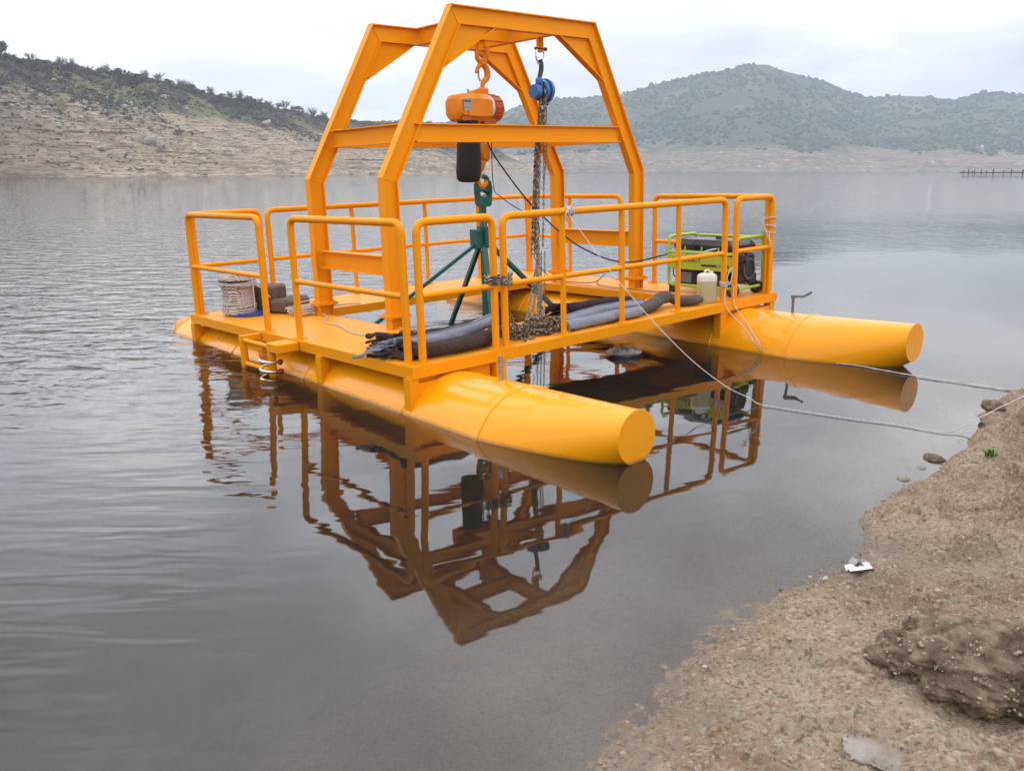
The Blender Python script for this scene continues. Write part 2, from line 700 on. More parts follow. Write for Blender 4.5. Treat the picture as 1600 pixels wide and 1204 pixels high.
def fabric(name, c1, c2):
    t = NT(name)
    v = t.coord()
    g = t.noise(v, 9, 6, 0.65)
    c = t.mix(g, c1, c2)
    st = t.ramp(t.noise(v, 42, 3, 0.7), [(0.6, 0.0), (0.75, 0.4)])
    c = t.mix(st, c, tuple(x * 0.45 for x in c2))
    b1 = t.bump(t.noise(t.mapping(v, (1, 1, 1)), 17, 5, 0.6), 0.022)
    t.principled(c, 0.92, 0, t.bump(t.noise(v, 260, 2, 0.5), 0.002, 0.6, b1), 0.15)
    return t.m


M['fab_grey'] = fabric('grey_geotextile', (0.17, 0.185, 0.225), (0.30, 0.315, 0.365))
M['fab_brown'] = fabric('brown_sleeve', (0.030, 0.021, 0.020), (0.085, 0.060, 0.052))
M['fab_taupe'] = fabric('taupe_sleeve', (0.065, 0.055, 0.050), (0.145, 0.125, 0.112))
M['fab_black'] = fabric('black_sleeve', (0.016, 0.012, 0.016), (0.052, 0.040, 0.046))


def ropemat(name, ca, cb, scale):
    t = NT(name)
    v = t.coord()
    w = t.node('ShaderNodeTexWave', wave_type='BANDS', bands_direction='DIAGONAL')
    t.l.new(v, w.inputs['Vector'])
    w.inputs['Scale'].default_value = scale
    w.inputs['Distortion'].default_value = 2.5
    w.inputs['Detail'].default_value = 2
    t.principled(t.mix(w.outputs['Fac'], ca, cb), 0.9, 0, t.bump(w.outputs['Fac'], 0.004), 0.2)
    return t.m


M['rope'] = ropemat('white_rope', (0.55, 0.52, 0.49), (0.84, 0.82, 0.79), 60)
M['spoolrope'] = ropemat('flecked_rope', (0.20, 0.150, 0.125), (0.76, 0.73, 0.69), 24)
M['clear'] = None
t = NT('crumpled_film')
v = t.coord()
n_ = t.noise(v, 12, 5, 0.7, 1.0)
p_ = t.principled(t.mix(n_, (0.30, 0.26, 0.25), (0.70, 0.66, 0.65)), 0.25, 0, t.bump(n_, 0.05))
M['clear'] = t.m

# ------------------------------------------------------------------ ground of the lake shore
t = NT('shore_earth')
P_ = t.pos()
sepn = t.node('ShaderNodeSeparateXYZ')
t.l.new(P_, sepn.inputs[0])
big = t.noise(P_, 1.3, 5, 0.6, 0.4)
mid = t.noise(P_, 6.5, 6, 0.68)
fine = t.noise(P_, 60, 5, 0.75)
grit = t.voronoi(P_, 85)
gcol = t.voronoi(P_, 85, 'F1', 'Color')
c = t.ramp(big, [(0.30, (0.24, 0.155, 0.090)), (0.46, (0.34, 0.25, 0.155)), (0.60, (0.41, 0.325, 0.22)), (0.75, (0.48, 0.405, 0.30))])
c = t.mix(t.ramp(mid, [(0.40, 0.0), (0.66, 0.75)]), c, (0.40, 0.315, 0.215))
c = t.mix(t.ramp(t.noise(P_, 2.3, 4, 0.7, 1.2), [(0.54, 0.0), (0.66, 0.6)]), c, (0.27, 0.135, 0.068))
c = t.mix(t.ramp(t.noise(P_, 0.9, 5, 0.65, 0.8), [(0.52, 0.0), (0.64, 0.5)]), c, (0.20, 0.16, 0.115))
c = t.mix(t.ramp(fine, [(0.30, 0.8), (0.50, 0.0)]), c, (0.13, 0.085, 0.050))
c = t.mix(t.ramp(fine, [(0.58, 0.0), (0.74, 0.75)]), c, (0.52, 0.44, 0.34))
sepc = t.node('ShaderNodeSeparateColor')
t.l.new(gcol, sepc.inputs[0])
c = t.mix(t.ramp(sepc.outputs[0], [(0.80, 0.0), (0.9, 0.5)]), c, (0.55, 0.47, 0.38))
c = t.mix(t.ramp(sepc.outputs[1], [(0.82, 0.0), (0.9, 0.55)]), c, (0.12, 0.075, 0.045))
# wet sand by the waterline; greyer silt under it
wet = t.maprange(t.math('ADD', sepn.outputs['Z'], t.math('MULTIPLY', mid, -0.04)), -0.018, 0.006, 1.0, 0.0, True)
c = t.mix(t.math('MULTIPLY', wet, 0.50), c, (0.175, 0.142, 0.115))
hgt = t.math('ADD', t.math('MULTIPLY', mid, 0.045), t.math('MULTIPLY', fine, 0.020))
hgt = t.math('ADD', hgt, t.math('MULTIPLY', t.math('SUBTRACT', 0.6, grit), 0.011))
nb = t.bump(hgt, 1.0, 1.0)
t.principled(c, t.maprange(wet, 0, 1, 0.95, 0.55), 0, nb, 0.25)
M['earth'] = t.m

t = NT('gravel')
oi = t.node('ShaderNodeNewGeometry')
P_ = oi.outputs['Position']
rnd = t.node('ShaderNodeTexWhiteNoise', noise_dimensions='3D')
sn = t.node('ShaderNodeVectorMath', operation='SNAP')
t.l.new(P_, sn.inputs[0])
sn.inputs[1].default_value = (0.03, 0.03, 0.5)
t.l.new(sn.outputs[0], rnd.inputs['Vector'])
c = t.ramp(rnd.outputs['Value'], [(0.0, (0.12, 0.085, 0.055)), (0.22, (0.27, 0.19, 0.125)), (0.55, (0.39, 0.30, 0.21)), (0.85, (0.49, 0.41, 0.32)), (1.0, (0.70, 0.64, 0.56))])
c = t.mix(t.noise(P_, 120, 3, 0.6), c, (0.20, 0.14, 0.09))
sz = t.node('ShaderNodeSeparateXYZ')
t.l.new(P_, sz.inputs[0])
wetg = t.maprange(sz.outputs['Z'], -0.01, 0.012, 0.45, 0.0, True)
c = t.mix(wetg, c, (0.10, 0.075, 0.055))
t.principled(c, 0.85, 0, None, 0.3)
M['gravel'] = t.m

t = NT('earth_clod')
P_ = t.coord()
a_ = t.noise(P_, 9, 6, 0.72, 0.5)
c = t.ramp(a_, [(0.34, (0.065, 0.047, 0.031)), (0.5, (0.19, 0.143, 0.096)), (0.66, (0.36, 0.285, 0.20))])
c = t.mix(t.ramp(t.noise(P_, 34, 4, 0.7), [(0.6, 0.0), (0.72, 0.7)]), c, (0.36, 0.29, 0.21))
c = t.mix(t.ramp(t.noise(P_, 5, 3, 0.6), [(0.60, 0.0), (0.72, 0.28)]), c, (0.10, 0.115, 0.055))
hh = t.math('ADD', t.math('MULTIPLY', t.voronoi(P_, 26), 0.018), t.math('MULTIPLY', t.noise(P_, 70, 5, 0.75), 0.016))
t.principled(c, 0.95, 0, t.bump(hh, 1.0), 0.2)
M['clod'] = t.m

t = NT('pale_rock')
P_ = t.coord()
a_ = t.noise(P_, 7, 7, 0.7, 0.3)
c = t.ramp(a_, [(0.3, (0.20, 0.16, 0.12)), (0.55, (0.36, 0.32, 0.27)), (0.75, (0.47, 0.43, 0.38))])
t.principled(c, 0.9, 0, t.bump(t.noise(P_, 24, 6, 0.7), 0.03), 0.25)
M['rock'] = t.m

# ------------------------------------------------------------------ water
t = NT('lake_water')
P_ = t.pos()
sepw = t.node('ShaderNodeSeparateXYZ')
t.l.new(P_, sepw.inputs[0])
rotv = t.mapping(P_, (1, 1, 1), (0, 0, math.radians(-14)))
w1 = t.noise(t.mapping(rotv, (0.55, 2.4, 1)), 1.35, 2, 0.45, 0.25)      # slow undulation
w2 = t.noise(t.mapping(rotv, (1.4, 4.2, 1)), 2.0, 3, 0.5, 0.2)          # small ripples
w3 = t.noise(t.mapping(P_, (1.0, 1.7, 1)), 1.9, 3, 0.55, 0.3)           # wind chop, far out
# how exposed: calm in the lee of the bank, rippled to the left and further out
expo = t.math('SUBTRACT', t.math('MULTIPLY', sepw.outputs['Y'], 0.11), t.math('MULTIPLY', sepw.outputs['X'], 0.24))
expo = t.math('ADD', expo, t.math('MULTIPLY', t.math('SUBTRACT', t.noise(P_, 0.16, 3, 0.5), 0.5), 1.6))
e1 = t.maprange(expo, -0.2, 1.3, 0.05, 1.0, True)
e2 = t.maprange(expo, 0.3, 1.7, 0.015, 1.0, True)
e3 = t.maprange(t.math('SUBTRACT', t.math('MULTIPLY', expo, 8.0), t.math('MULTIPLY', sepw.outputs['X'], 0.2)), 6, 17, 0.0, 1.0, True)
e3 = t.math('MAXIMUM', e3, t.maprange(t.math('ADD', sepw.outputs['Y'], t.math('MULTIPLY', t.math('SUBTRACT', t.noise(P_, 0.05, 3, 0.6), 0.5), 40.0)), 14, 45, 0.0, 1.0, True))
hw = t.math('MULTIPLY', t.math('MULTIPLY', w1, e1), 0.0054)
hw = t.math('ADD', hw, t.math('MULTIPLY', t.math('MULTIPLY', w2, e2), 0.0034))
hw = t.math('ADD', hw, t.math('MULTIPLY', t.math('MULTIPLY', w3, e3), 0.042))
# a puff of wind combing the near left corner
pf = t.maprange(t.math('SUBTRACT', t.math('MULTIPLY', sepw.outputs['X'], -1.0), t.math('MULTIPLY', t.math('SUBTRACT', sepw.outputs['Y'], 2.5), 0.30)), 0.35, 1.25, 0.0, 1.0, True)
pf = t.math('MULTIPLY', pf, t.maprange(sepw.outputs['Y'], 4.5, 7.0, 1.0, 0.0, True))
w4 = t.noise(t.mapping(P_, (0.75, 3.4, 1), (0, 0, math.radians(-9))), 1.7, 2, 0.5, 0.35)
hw = t.math('ADD', hw, t.math('MULTIPLY', t.math('MULTIPLY', w4, pf), 0.0085))
nb = t.bump(hw, 1.0, 1.0)
fr = t.node('ShaderNodeFresnel')
fr.inputs['IOR'].default_value = 1.37
t.l.new(nb, fr.inputs['Normal'])
gl = t.node('ShaderNodeBsdfGlossy')
gl.inputs['Roughness'].default_value = 0.02
gl.inputs['Color'].default_value = (1.0, 1.0, 1.0, 1)
t.l.new(nb, gl.inputs['Normal'])
tr = t.node('ShaderNodeBsdfTransparent')
tr.inputs['Color'].default_value = (0.92, 0.90, 0.85, 1)
df = t.node('ShaderNodeBsdfDiffuse')
df.inputs['Color'].default_value = (0.062, 0.056, 0.044, 1)
mx1 = t.node('ShaderNodeMixShader')
mx1.inputs[0].default_value = 0.20
t.l.new(tr.outputs[0], mx1.inputs[1])
t.l.new(df.outputs[0], mx1.inputs[2])
mx2 = t.node('ShaderNodeMixShader')
t.l.new(fr.outputs[0], mx2.inputs[0])
t.l.new(mx1.outputs[0], mx2.inputs[1])
t.l.new(gl.outputs[0], mx2.inputs[2])
t.l.new(mx2.outputs[0], t.out.inputs['Surface'])
va = t.node('ShaderNodeVolumeAbsorption')
va.inputs['Color'].default_value = (0.50, 0.40, 0.26, 1)
va.inputs['Density'].default_value = 2.4
t.l.new(va.outputs[0], t.out.inputs['Volume'])
M['water'] = t.m

# ================================================================== GROUND
SHORE = [(-60, -40), (-14, -6), (-5, -1.6), (-1.5, 0.45), (-0.55, 1.15), (-0.08, 1.72), (0.232, 2.192), (0.319, 2.383), (0.423, 2.553), (0.534, 2.705), (0.669, 2.872), (0.849, 3.084),
         (1.044, 3.24), (1.247, 3.382), (1.399, 3.503), (1.532, 3.632), (1.688, 3.80), (1.74, 3.95), (1.733, 4.06), (1.86, 4.17), (2.058, 4.386), (2.405, 4.686), (2.62, 4.92), (2.70, 5.05),
         (2.862, 5.149), (2.93, 5.35), (3.135, 5.556), (3.30, 5.75), (3.32, 5.95), (3.544, 6.10), (3.62, 6.30), (3.92, 6.42), (4.8, 7.6), (6.2, 9.0), (9, 11.5), (16, 18), (40, 36), (110, 80), (900, 500)]
SH = np.array(SHORE, float)


def shore_dist(x, y):
    """signed distance to the shoreline, positive on land (to the right / near side)"""
    best = np.full(x.shape, 1e9)
    sgn = np.ones(x.shape)
    for (ax, ay), (bx_, by_) in zip(SH[:-1], SH[1:]):
        dx, dy = bx_ - ax, by_ - ay
        L2 = dx * dx + dy * dy
        tt = np.clip(((x - ax) * dx + (y - ay) * dy) / L2, 0, 1)
        px, py = ax + tt * dx, ay + tt * dy
        dd = np.hypot(x - px, y - py)
        side = (x - ax) * dy - (y - ay) * dx
        upd = dd < best - 1e-9
        best = np.where(upd, dd, best)
        sgn = np.where(upd, np.sign(side), sgn)
    return best * sgn


def ground_z(x, y):
    x = np.asarray(x, float); y = np.asarray(y, float)
    d = shore_dist(x, y)
    d = d + (fbm(x * 3.1, y * 3.1, 0.3, 4) - 0.5) * 0.16 * np.clip(1.2 - np.abs(d), 0, 1)
    # land: low scarp further along, gentle beach near the camera
    sc = np.clip((y - 3.7) / 1.0, 0, 1) * (0.35 + 0.9 * vnoise(x * 1.7 + 3, y * 1.7))
    scarp = 0.11 * sc * np.clip(d / 0.09, 0, 1) ** 0.8
    land = scarp + 0.085 * np.clip(d, 0, 4) + 0.06 * np.clip(d - 1.0, 0, 200) ** 0.8
    # eroded rills and shelves running along the bank
    rid = 1 - np.abs(2 * fbm(x * 1.3 + 0.4 * y, y * 1.9 - 0.8 * x, 2.2, 4) - 1)
    rid2 = fbm(x * 5.5, y * 5.5, 4.0, 5)
    amp = np.clip(d / 0.35, 0, 1) * np.clip(3.0 / np.maximum(d, 1), 0.3, 1)
    land = land + amp * ((rid - 0.80) * (0.14 + 0.24 * np.clip(y - 3.2, 0, 1)) + (rid2 - 0.5) * (0.10 + .07 * np.clip(y - 3.2, 0, 1)))
    lumps = np.clip(fbm(x * 8.0, y * 8.0, 11.0, 3) - .57, 0, 1) * (.16 + .34 * np.clip(y - 3.0, 0, 1))
    crk = 1 - np.abs(2 * fbm(x * 2.4 + .7 * y, y * 2.4, 13.0, 3) - 1)
    land = land + amp * (lumps - np.clip(crk - .955, 0, 1) * .55)
    # one undercut nose of bank
    nose = np.exp(-(((x - 1.88) / 0.16) ** 2 + ((y - 4.02) / 0.07) ** 2))
    land = land + 0.075 * nose * np.clip((d + 0.02) / 0.04, 0, 1)
    micro = (fbm(x * 22, y * 22, 1.0, 3) - 0.5) * 0.022 + (fbm(x * 60, y * 60, 3.0, 2) - 0.5) * 0.010
    near = np.clip(1 - np.abs(d) / 6, 0, 1)
    bed = -0.17 * np.clip(-d, 0, 1.2) - 0.34 * np.clip(-d - 1.0, 0, 18) + (fbm(x * 2.2, y * 2.2, 8.0, 4) - 0.5) * 0.06 * np.clip(-d / 0.3, 0, 1)
    z = np.where(d > 0, land, bed)
    z = z + micro * near
    z = np.where(d > 0, np.maximum(z, 0.05 * np.clip(d, 0, 0.6) + micro * .6 - 0.003 + .004 * np.clip(d / .1, 0, 1)), z)
    return np.maximum(z, -5.0), d


def spaced(lo, hi, step, far, g=1.13):
    c = list(np.arange(lo, hi + 1e-6, step))
    s = step; x = hi
    while x < far:
        s *= g
        x += s
        c.append(x)
    s = step; x = lo; pre = []
    while x > -far:
        s *= g
        x -= s
        pre.append(x)
    return np.array(pre[::-1] + c)


xs = spaced(-0.6, 4.4, 0.016, 1850)
ys = spaced(1.6, 6.6, 0.018, 1850)
GX, GY = np.meshgrid(xs, ys)
GZ, GD = ground_z(GX, GY)
nx, ny = len(xs), len(ys)
V = np.stack([GX.ravel(), GY.ravel(), GZ.ravel()], 1)
ii = (np.arange(ny - 1)[:, None] * nx + np.arange(nx - 1)[None, :]).ravel()
F = np.stack([ii, ii + 1, ii + nx + 1, ii + nx], 1)
ground = np_mesh('ground', V, F, M['earth'], smooth=True)
tag(ground, 'sandy eroded lake shore sloping into the water and on as the lake bed', 'shore', kind='structure')

# water body
wb = MB()
wb.box((0, 0, -4.0), (4000, 4000, 8.0))
water = wb.build('water', M['water'])
tag(water, 'still dark reservoir water with fine ripples', 'water', kind='structure')

# ------------------------------------------------------------------ gravel (stuff)
ICO_V = []
phi = (1 + 5 ** .5) / 2
for a in (-1, 1):
    for b in (-phi, phi):
        ICO_V += [(0, a, b), (a, b, 0), (b, 0, a)]
ICO_V = np.array(ICO_V, float)
ICO_V /= np.linalg.norm(ICO_V[0])
ICO_F = []
for i in range(12):
    for j in range(i + 1, 12):
        for k in range(j + 1, 12):
            d_ = [np.linalg.norm(ICO_V[p] - ICO_V[q]) for p, q in ((i, j), (j, k), (i, k))]
            if max(d_) < 1.1:
                n_ = np.cross(ICO_V[j] - ICO_V[i], ICO_V[k] - ICO_V[i])
                ICO_F.append((i, j, k) if n_ @ ICO_V[i] > 0 else (i, k, j))
ICO_F = np.array(ICO_F)


def blobs(C, R, squash=(1, 1, 1), jit=0.25, rng=RNG):
    """many little lumps as one vertex/face array"""
    n = len(C)
    base = ICO_V[None] * (1 + rng.uniform(-jit, jit, (n, 12, 1)))
    ang = rng.uniform(0, 2 * PI, n)
    ca, sa = np.cos(ang)[:, None], np.sin(ang)[:, None]
    sx = rng.uniform(0.7, 1.3, (n, 1)) * squash[0]
    sy = rng.uniform(0.7, 1.3, (n, 1)) * squash[1]
    szz = rng.uniform(0.7, 1.2, (n, 1)) * squash[2]
    bx_ = base[..., 0] * sx; by_ = base[..., 1] * sy; bz_ = base[..., 2] * szz
    X = bx_ * ca - by_ * sa
    Y = bx_ * sa + by_ * ca
    V = np.stack([X, Y, bz_], -1) * np.asarray(R)[:, None, None] + np.asarray(C)[:, None, :]
    F = ICO_F[None] + (np.arange(n) * 12)[:, None, None]
    return V.reshape(-1, 3), F.reshape(-1, 3)


N = 120000
gx = RNG.uniform(-0.9, 5.0, N); gy = RNG.uniform(1.4, 7.5, N)
gz, gd = ground_z(gx, gy)
dens = np.where(gd > 0, 0.30 + 0.7 * np.exp(-(gd / 0.22) ** 2), 0.55 * np.exp(-((gd + 0.05) / 0.5) ** 2))
dens = dens * np.clip((fbm(gx * 2.2, gy * 2.2, 6.0, 4) - 0.36) * 4.2, 0.07, 1.1)
dens = dens * .8
keep = (RNG.random(N) < dens) & (gd > -1.1) & (gd < 3.2)
gx, gy, gz, gd = gx[keep], gy[keep], gz[keep], gd[keep]
rr = 0.0020 + 0.0036 * RNG.random(len(gx)) ** 2.2 + 0.012 * (RNG.random(len(gx)) < 0.035) * RNG.random(len(gx))
Vg, Fg = blobs(np.stack([gx, gy, gz + rr * 0.15], 1), rr, (1.15, 1.0, 0.7), 0.3)
gv = np_mesh('gravel', Vg, Fg, M['gravel'])
tag(gv, 'loose gravel and grit scattered along the waterline and bank', 'gravel', kind='stuff')


def rock_mesh(name, c, s, mat, seed, sub=4, amp=0.25, freq=1.6, flat=0.0, fine=0.06):
    import bmesh
    bm = bmesh.new()
    bmesh.ops.create_icosphere(bm, subdivisions=sub, radius=1.0)
    V_ = np.array([v_.co[:] for v_ in bm.verts])
    k = 1 + (fbm(V_[:, 0] * freq + seed, V_[:, 1] * freq + 3 * seed, V_[:, 2] * freq + 9, 4) - .5) * 2 * amp
    k = k + (fbm(V_[:, 0] * 7 + seed, V_[:, 1] * 7, V_[:, 2] * 7 + 50, 3) - .5) * 2 * fine
    W_ = V_ * k[:, None]
    if flat:
        W_[:, 2] = np.clip(W_[:, 2], -1, flat + (fbm(V_[:, 0] * 3 + seed, V_[:, 1] * 3, 0.5, 3) - .5) * .3)
    W_ = W_ * np.array(s)[None]
    for v_, w_ in zip(bm.verts, W_):
        v_.co = w_
    me = bpy.data.meshes.new(name)
    bm.to_mesh(me)
    bm.free()
    me.materials.append(mat)
    me.polygons.foreach_set('use_smooth', [True] * len(me.polygons))
    o = bpy.data.objects.new(name, me)
    COL.objects.link(o)
    o.location = c
    return o


def gz1(x, y):
    return float(ground_z(np.array([x]), np.array([y]))[0][0])


# big earth clod at the right edge
o = rock_mesh('earth_clod', (1.66, 2.56, gz1(1.66, 2.56) - 0.01), (0.385, 0.235, 0.135), M['clod'], 4.2, 6, 0.20, 1.9, 0.0, 0.11)
me = o.data
co = np.zeros(len(me.vertices) * 3); me.vertices.foreach_get('co', co); co = co.reshape(-1, 3)
n_ = np.zeros_like(co); n_[:] = co / np.linalg.norm(co, axis=1, keepdims=True)
lump = np.zeros(len(co))
rl = np.random.default_rng(5)
for k in range(260):
    q_ = co[rl.integers(len(co))]; r_ = .012 + .05 * rl.random() ** 2.5
    d_ = np.linalg.norm(co - q_, axis=1) / r_
    lump = np.maximum(lump, np.sqrt(np.clip(1 - d_ ** 2, 0, 1)) * r_ * .62)
co = co + n_ * (lump[:, None] + (fbm(co[:, 0] * 60, co[:, 1] * 60, co[:, 2] * 60, 3)[:, None] - .5) * .012)
me.vertices.foreach_set('co', co.ravel().astype(np.float32))
pk = co[rl.integers(0, len(co), 1500)]
pk = pk[pk[:, 2] > -.02]
Vk, Fk = blobs(pk, .0022 + .0065 * rl.random(len(pk)) ** 2.5, (1.1, 1, .85), .3)
gk = np_mesh('grit', Vk, Fk, M['gravel'], o)
gk['kind'] = 'stuff'
o.rotation_euler = (0, 0, math.radians(-12))
tag(o, 'big dark lump of crumbling earth lying on the sand at the lower right', 'clod')
o = rock_mesh('stone', (1.13, 2.23, gz1(1.13, 2.23) - 0.004), (0.135, 0.10, 0.045), M['rock'], 12.6, 5, 0.55, 1.5, 0.22, .10)
o.rotation_euler = (0.05, 0.12, 0.4)
tag(o, 'pale grey flat stone half buried in the sand below the dark earth lump', 'stone')
# single stones along the water's edge
sp = [(2.56, 5.02, .045, 'dark wet stone in the shallow water beside the bank, furthest of the shore stones'),
      (2.41, 4.86, .025, 'small dark stone just off the bank between the furthest stone and the beach'),
      (2.22, 4.66, .028, 'small dark stone sitting on the waterline where the bank turns to beach'),
      (3.40, 5.94, .060, 'brown block of earth overhanging the water below the upper slack rope')]
for x, y, r, lab in sp:
    o = rock_mesh('shore_stone', (x, y, gz1(x, y) + r * 0.25), (r * 1.5, r * 1.1, r * 0.75), M['clod'] if r > .035 else M['rock'], x * 3.1, 3, 0.3, 1.5)
    o.rotation_euler = (0, 0, x * 7)
    tag(o, lab, 'stone', 'loose stones along the shore')

# litter
g0 = gz1(1.50, 3.47)
lt = bpy.data.objects.new('litter', None)
COL.objects.link(lt)
lt.location = (1.50, 3.47, g0 + 0.004)
lt.scale = (.78, .78, .8)
lt.rotation_euler = (0, 0, .25)
tag(lt, 'scrap of white and grey paper litter on the gravel beach', 'litter')
b = MB()
W = 7
gr = [[Vector((-.075 + .15 * i / W, -.045 + .07 * j / W, 0.012 + 0.016 * math.sin(i * 1.3 + j) * (j / W) + .006 * math.cos(j * 2.1))) for i in range(W + 1)] for j in range(W + 1)]
b._add([p for r_ in gr for p in r_], [(j * (W + 1) + i, j * (W + 1) + i + 1, (j + 1) * (W + 1) + i + 1, (j + 1) * (W + 1) + i) for i in range(W) for j in range(W)])
b.build('paper_sheet', M['white'], lt)
b = MB()
gr = [[Vector((-.02 + .09 * i / W, .0 + .06 * j / W, 0.020 + 0.02 * math.sin(i * .9) + .008 * math.cos(j * 1.7))) for i in range(W + 1)] for j in range(W + 1)]
b._add([p for r_ in gr for p in r_], [(j * (W + 1) + i, j * (W + 1) + i + 1, (j + 1) * (W + 1) + i + 1, (j + 1) * (W + 1) + i) for i in range(W) for j in range(W)])
b.build('foil_flap', M['plate'], lt)

# bits of dry twig and straw washed up along the edge
rt_ = random.Random(31)
b = MB()
for k in range(260):
    x = rt_.uniform(.3, 3.6); y = rt_.uniform(2.1, 6.2)
    d_ = float(shore_dist(np.array([x]), np.array([y]))[0])
    if not (.02 < d_ < 1.4) or rt_.random() > (.9 if d_ < .3 else .35):
        continue
    a = rt_.uniform(0, PI); l_ = rt_.uniform(.015, .06)
    z = gz1(x, y) + .004
    b.tube([(x, y, z), (x + math.cos(a) * l_ * .5, y + math.sin(a) * l_ * .5, z + .004), (x + math.cos(a + .3) * l_, y + math.sin(a + .3) * l_, z + .001)], rt_.uniform(.0009, .0022), 4)
M['straw'] = simple('dry_straw', (0.12, 0.085, 0.05), 0.9, 0, 0.7, 3)
o = b.build('twig_litter', M['straw'])
tag(o, 'bits of dry twig and straw washed up along the bank', 'twigs', kind='stuff')

# green weed
wx, wy = 2.69, 4.66
b = MB()
for k in range(34):
    a = random.uniform(0, 2 * PI); l_ = random.uniform(.03, .085)
    p0 = Vector((wx + random.uniform(-.02, .02), wy + random.uniform(-.02, .02), gz1(wx, wy)))
    dv = Vector((math.cos(a) * .6, math.sin(a) * .6, 1)).normalized()
    sd_ = Vector((-math.sin(a), math.cos(a), 0)) * .006
    p1 = p0 + dv * l_ * .55; p2 = p0 + dv * l_ + Vector((math.cos(a), math.sin(a), -.4)) * l_ * .25
    b._add([p0 - sd_ * .5, p0 + sd_ * .5, p1 + sd_, p1 - sd_, p2], [(0, 1, 2, 3), (3, 2, 4)])
t = NT('weed_leaf')
t.principled(t.mix(t.noise(t.coord(), 30, 3), (0.09, 0.17, 0.02), (0.17, 0.26, 0.04)), 0.6)
M['weed'] = t.m
o = b.build('weed', M['weed'])
tag(o, 'small bright green weed growing alone on the bank', 'weed')

# ================================================================== HILLS
LEFT = [(-0.80, 0.150), (-0.6552, 0.1362), (-0.5941, 0.1297), (-0.5534, 0.1225), (-0.5129, 0.1147), (-0.4719, 0.1095), (-0.4174, 0.1000), (-0.349, 0.0861), (-0.2802, 0.0714), (-0.2318, 0.0614),
        (-0.2007, 0.0525), (-0.1691, 0.0503), (-0.1268, 0.0510), (-0.0846, 0.0490), (-0.0425, 0.0347), (0.0, 0.0121), (0.03, 0.0)]
LSH = [(-0.80, 190), (-0.5721, 212), (-0.43, 240), (-0.2858, 285), (-0.17, 340), (-0.07, 410), (0.03, 520)]
RIGHT = [(-0.30, 0.03), (-0.20, 0.040), (-0.1132, 0.0430), (-0.0706, 0.0500), (-0.0105, 0.0597), (0.0, 0.0651), (0.035, 0.0755), (0.0735, 0.0761), (0.1189, 0.0808), (0.1397, 0.0854), (0.1742, 0.094), (0.1984, 0.0987),
         (0.2363, 0.1052), (0.2534, 0.1103), (0.2777, 0.1103), (0.292, 0.1046), (0.3203, 0.098), (0.3415, 0.094), (0.3779, 0.0785), (0.3955, 0.0770), (0.4198, 0.0788), (0.455, 0.0772), (0.4659, 0.0738),
         (0.4869, 0.0738), (0.5106, 0.0800), (0.5314, 0.0818), (0.5596, 0.0798), (0.6283, 0.0884), (0.6999, 0.0785), (0.95, 0.07)]


def hill_grid(tx, prof, Ysh, depth, nT, seed, amp, freq):
    """terrain sheet running from the water's edge up to the ridge and down behind it"""
    Hr = np.interp(tx, [p[0] for p in prof], [p[1] for p in prof])
    Yr = Ysh * (1 + depth)
    zr = np.maximum(H + Hr * Yr, -2)
    T = np.concatenate([np.linspace(-0.06, 1, nT), np.linspace(1.05, 1.8, 10)])
    TT, XX = np.meshgrid(T, tx, indexing='ij')
    Y = Ysh[None] * (1 + depth * TT)
    X = XX * Y
    s = np.clip(TT, 0, 1)
    shape = 0.60 * s + 0.40 * s ** 1.7
    Z = zr[None] * np.where(TT <= 1, shape, 1 - 0.6 * (TT - 1))
    Z = np.where(TT < 0, -3.0 * np.minimum(1, -TT / 0.06), Z)
    n = fbm(X * freq, Y * freq, seed, 5) - 0.5
    n2 = fbm(X * freq * 5, Y * freq * 5, seed + 4, 4) - 0.5
    env = np.clip(TT / 0.05, 0, 1) * np.clip((1.0 - TT) / 0.12 + 0.12, 0.12, 1)
    Z = Z + env * amp * (n * 1.5 + n2 * 0.45) * np.clip(zr[None] / zr.max() * 1.6, 0.15, 1)
    return X, Y, Z, T


def grid_obj(name, X, Y, Z, mat):
    a, b_ = X.shape
    V = np.stack([X.ravel(), Y.ravel(), Z.ravel()], 1)
    ii = (np.arange(a - 1)[:, None] * b_ + np.arange(b_ - 1)[None, :]).ravel()
    F = np.stack([ii, ii + 1, ii + b_ + 1, ii + b_], 1)
    return np_mesh(name, V, F, mat, smooth=True)


# drawdown slope material: banded bare earth below, scrub above
t = NT('left_slope')
P_ = t.pos()
s3 = t.node('ShaderNodeSeparateXYZ')
t.l.new(P_, s3.inputs[0])
wv = t.math('ADD', t.math('MULTIPLY', t.noise(t.mapping(P_, (0.012, 0.012, 0.85)), 1.0, 1, 0.5, 0.0), 0.6), t.math('MULTIPLY', t.noise(t.mapping(P_, (0.10, 0.10, 1.4)), 1.0, 4, 0.7), 0.4))
md = t.noise(P_, 0.10, 6, 0.7)
fn = t.noise(P_, 0.55, 6, 0.75)
c = t.ramp(wv, [(0.38, (0.075, 0.055, 0.040)), (0.43, (0.30, 0.23, 0.16)), (0.475, (0.44, 0.355, 0.255)), (0.500, (0.085, 0.062, 0.045)), (0.525, (0.40, 0.32, 0.23)), (0.56, (0.46, 0.375, 0.275)), (0.585, (0.10, 0.074, 0.053)), (0.63, (0.36, 0.285, 0.20))])
c = t.mix(t.ramp(md, [(0.50, 0.0), (0.62, 0.6)]), c, (0.14, 0.108, 0.072))
c = t.mix(t.ramp(fn, [(0.56, 0.0), (0.68, 0.6)]), c, (0.11, 0.09, 0.06))
c = t.mix(t.ramp(fn, [(0.28, 0.6), (0.42, 0.0)]), c, (0.34, 0.29, 0.225))
rel = t.math('DIVIDE', s3.outputs['Z'], t.math('MULTIPLY', s3.outputs['Y'], 1.0))
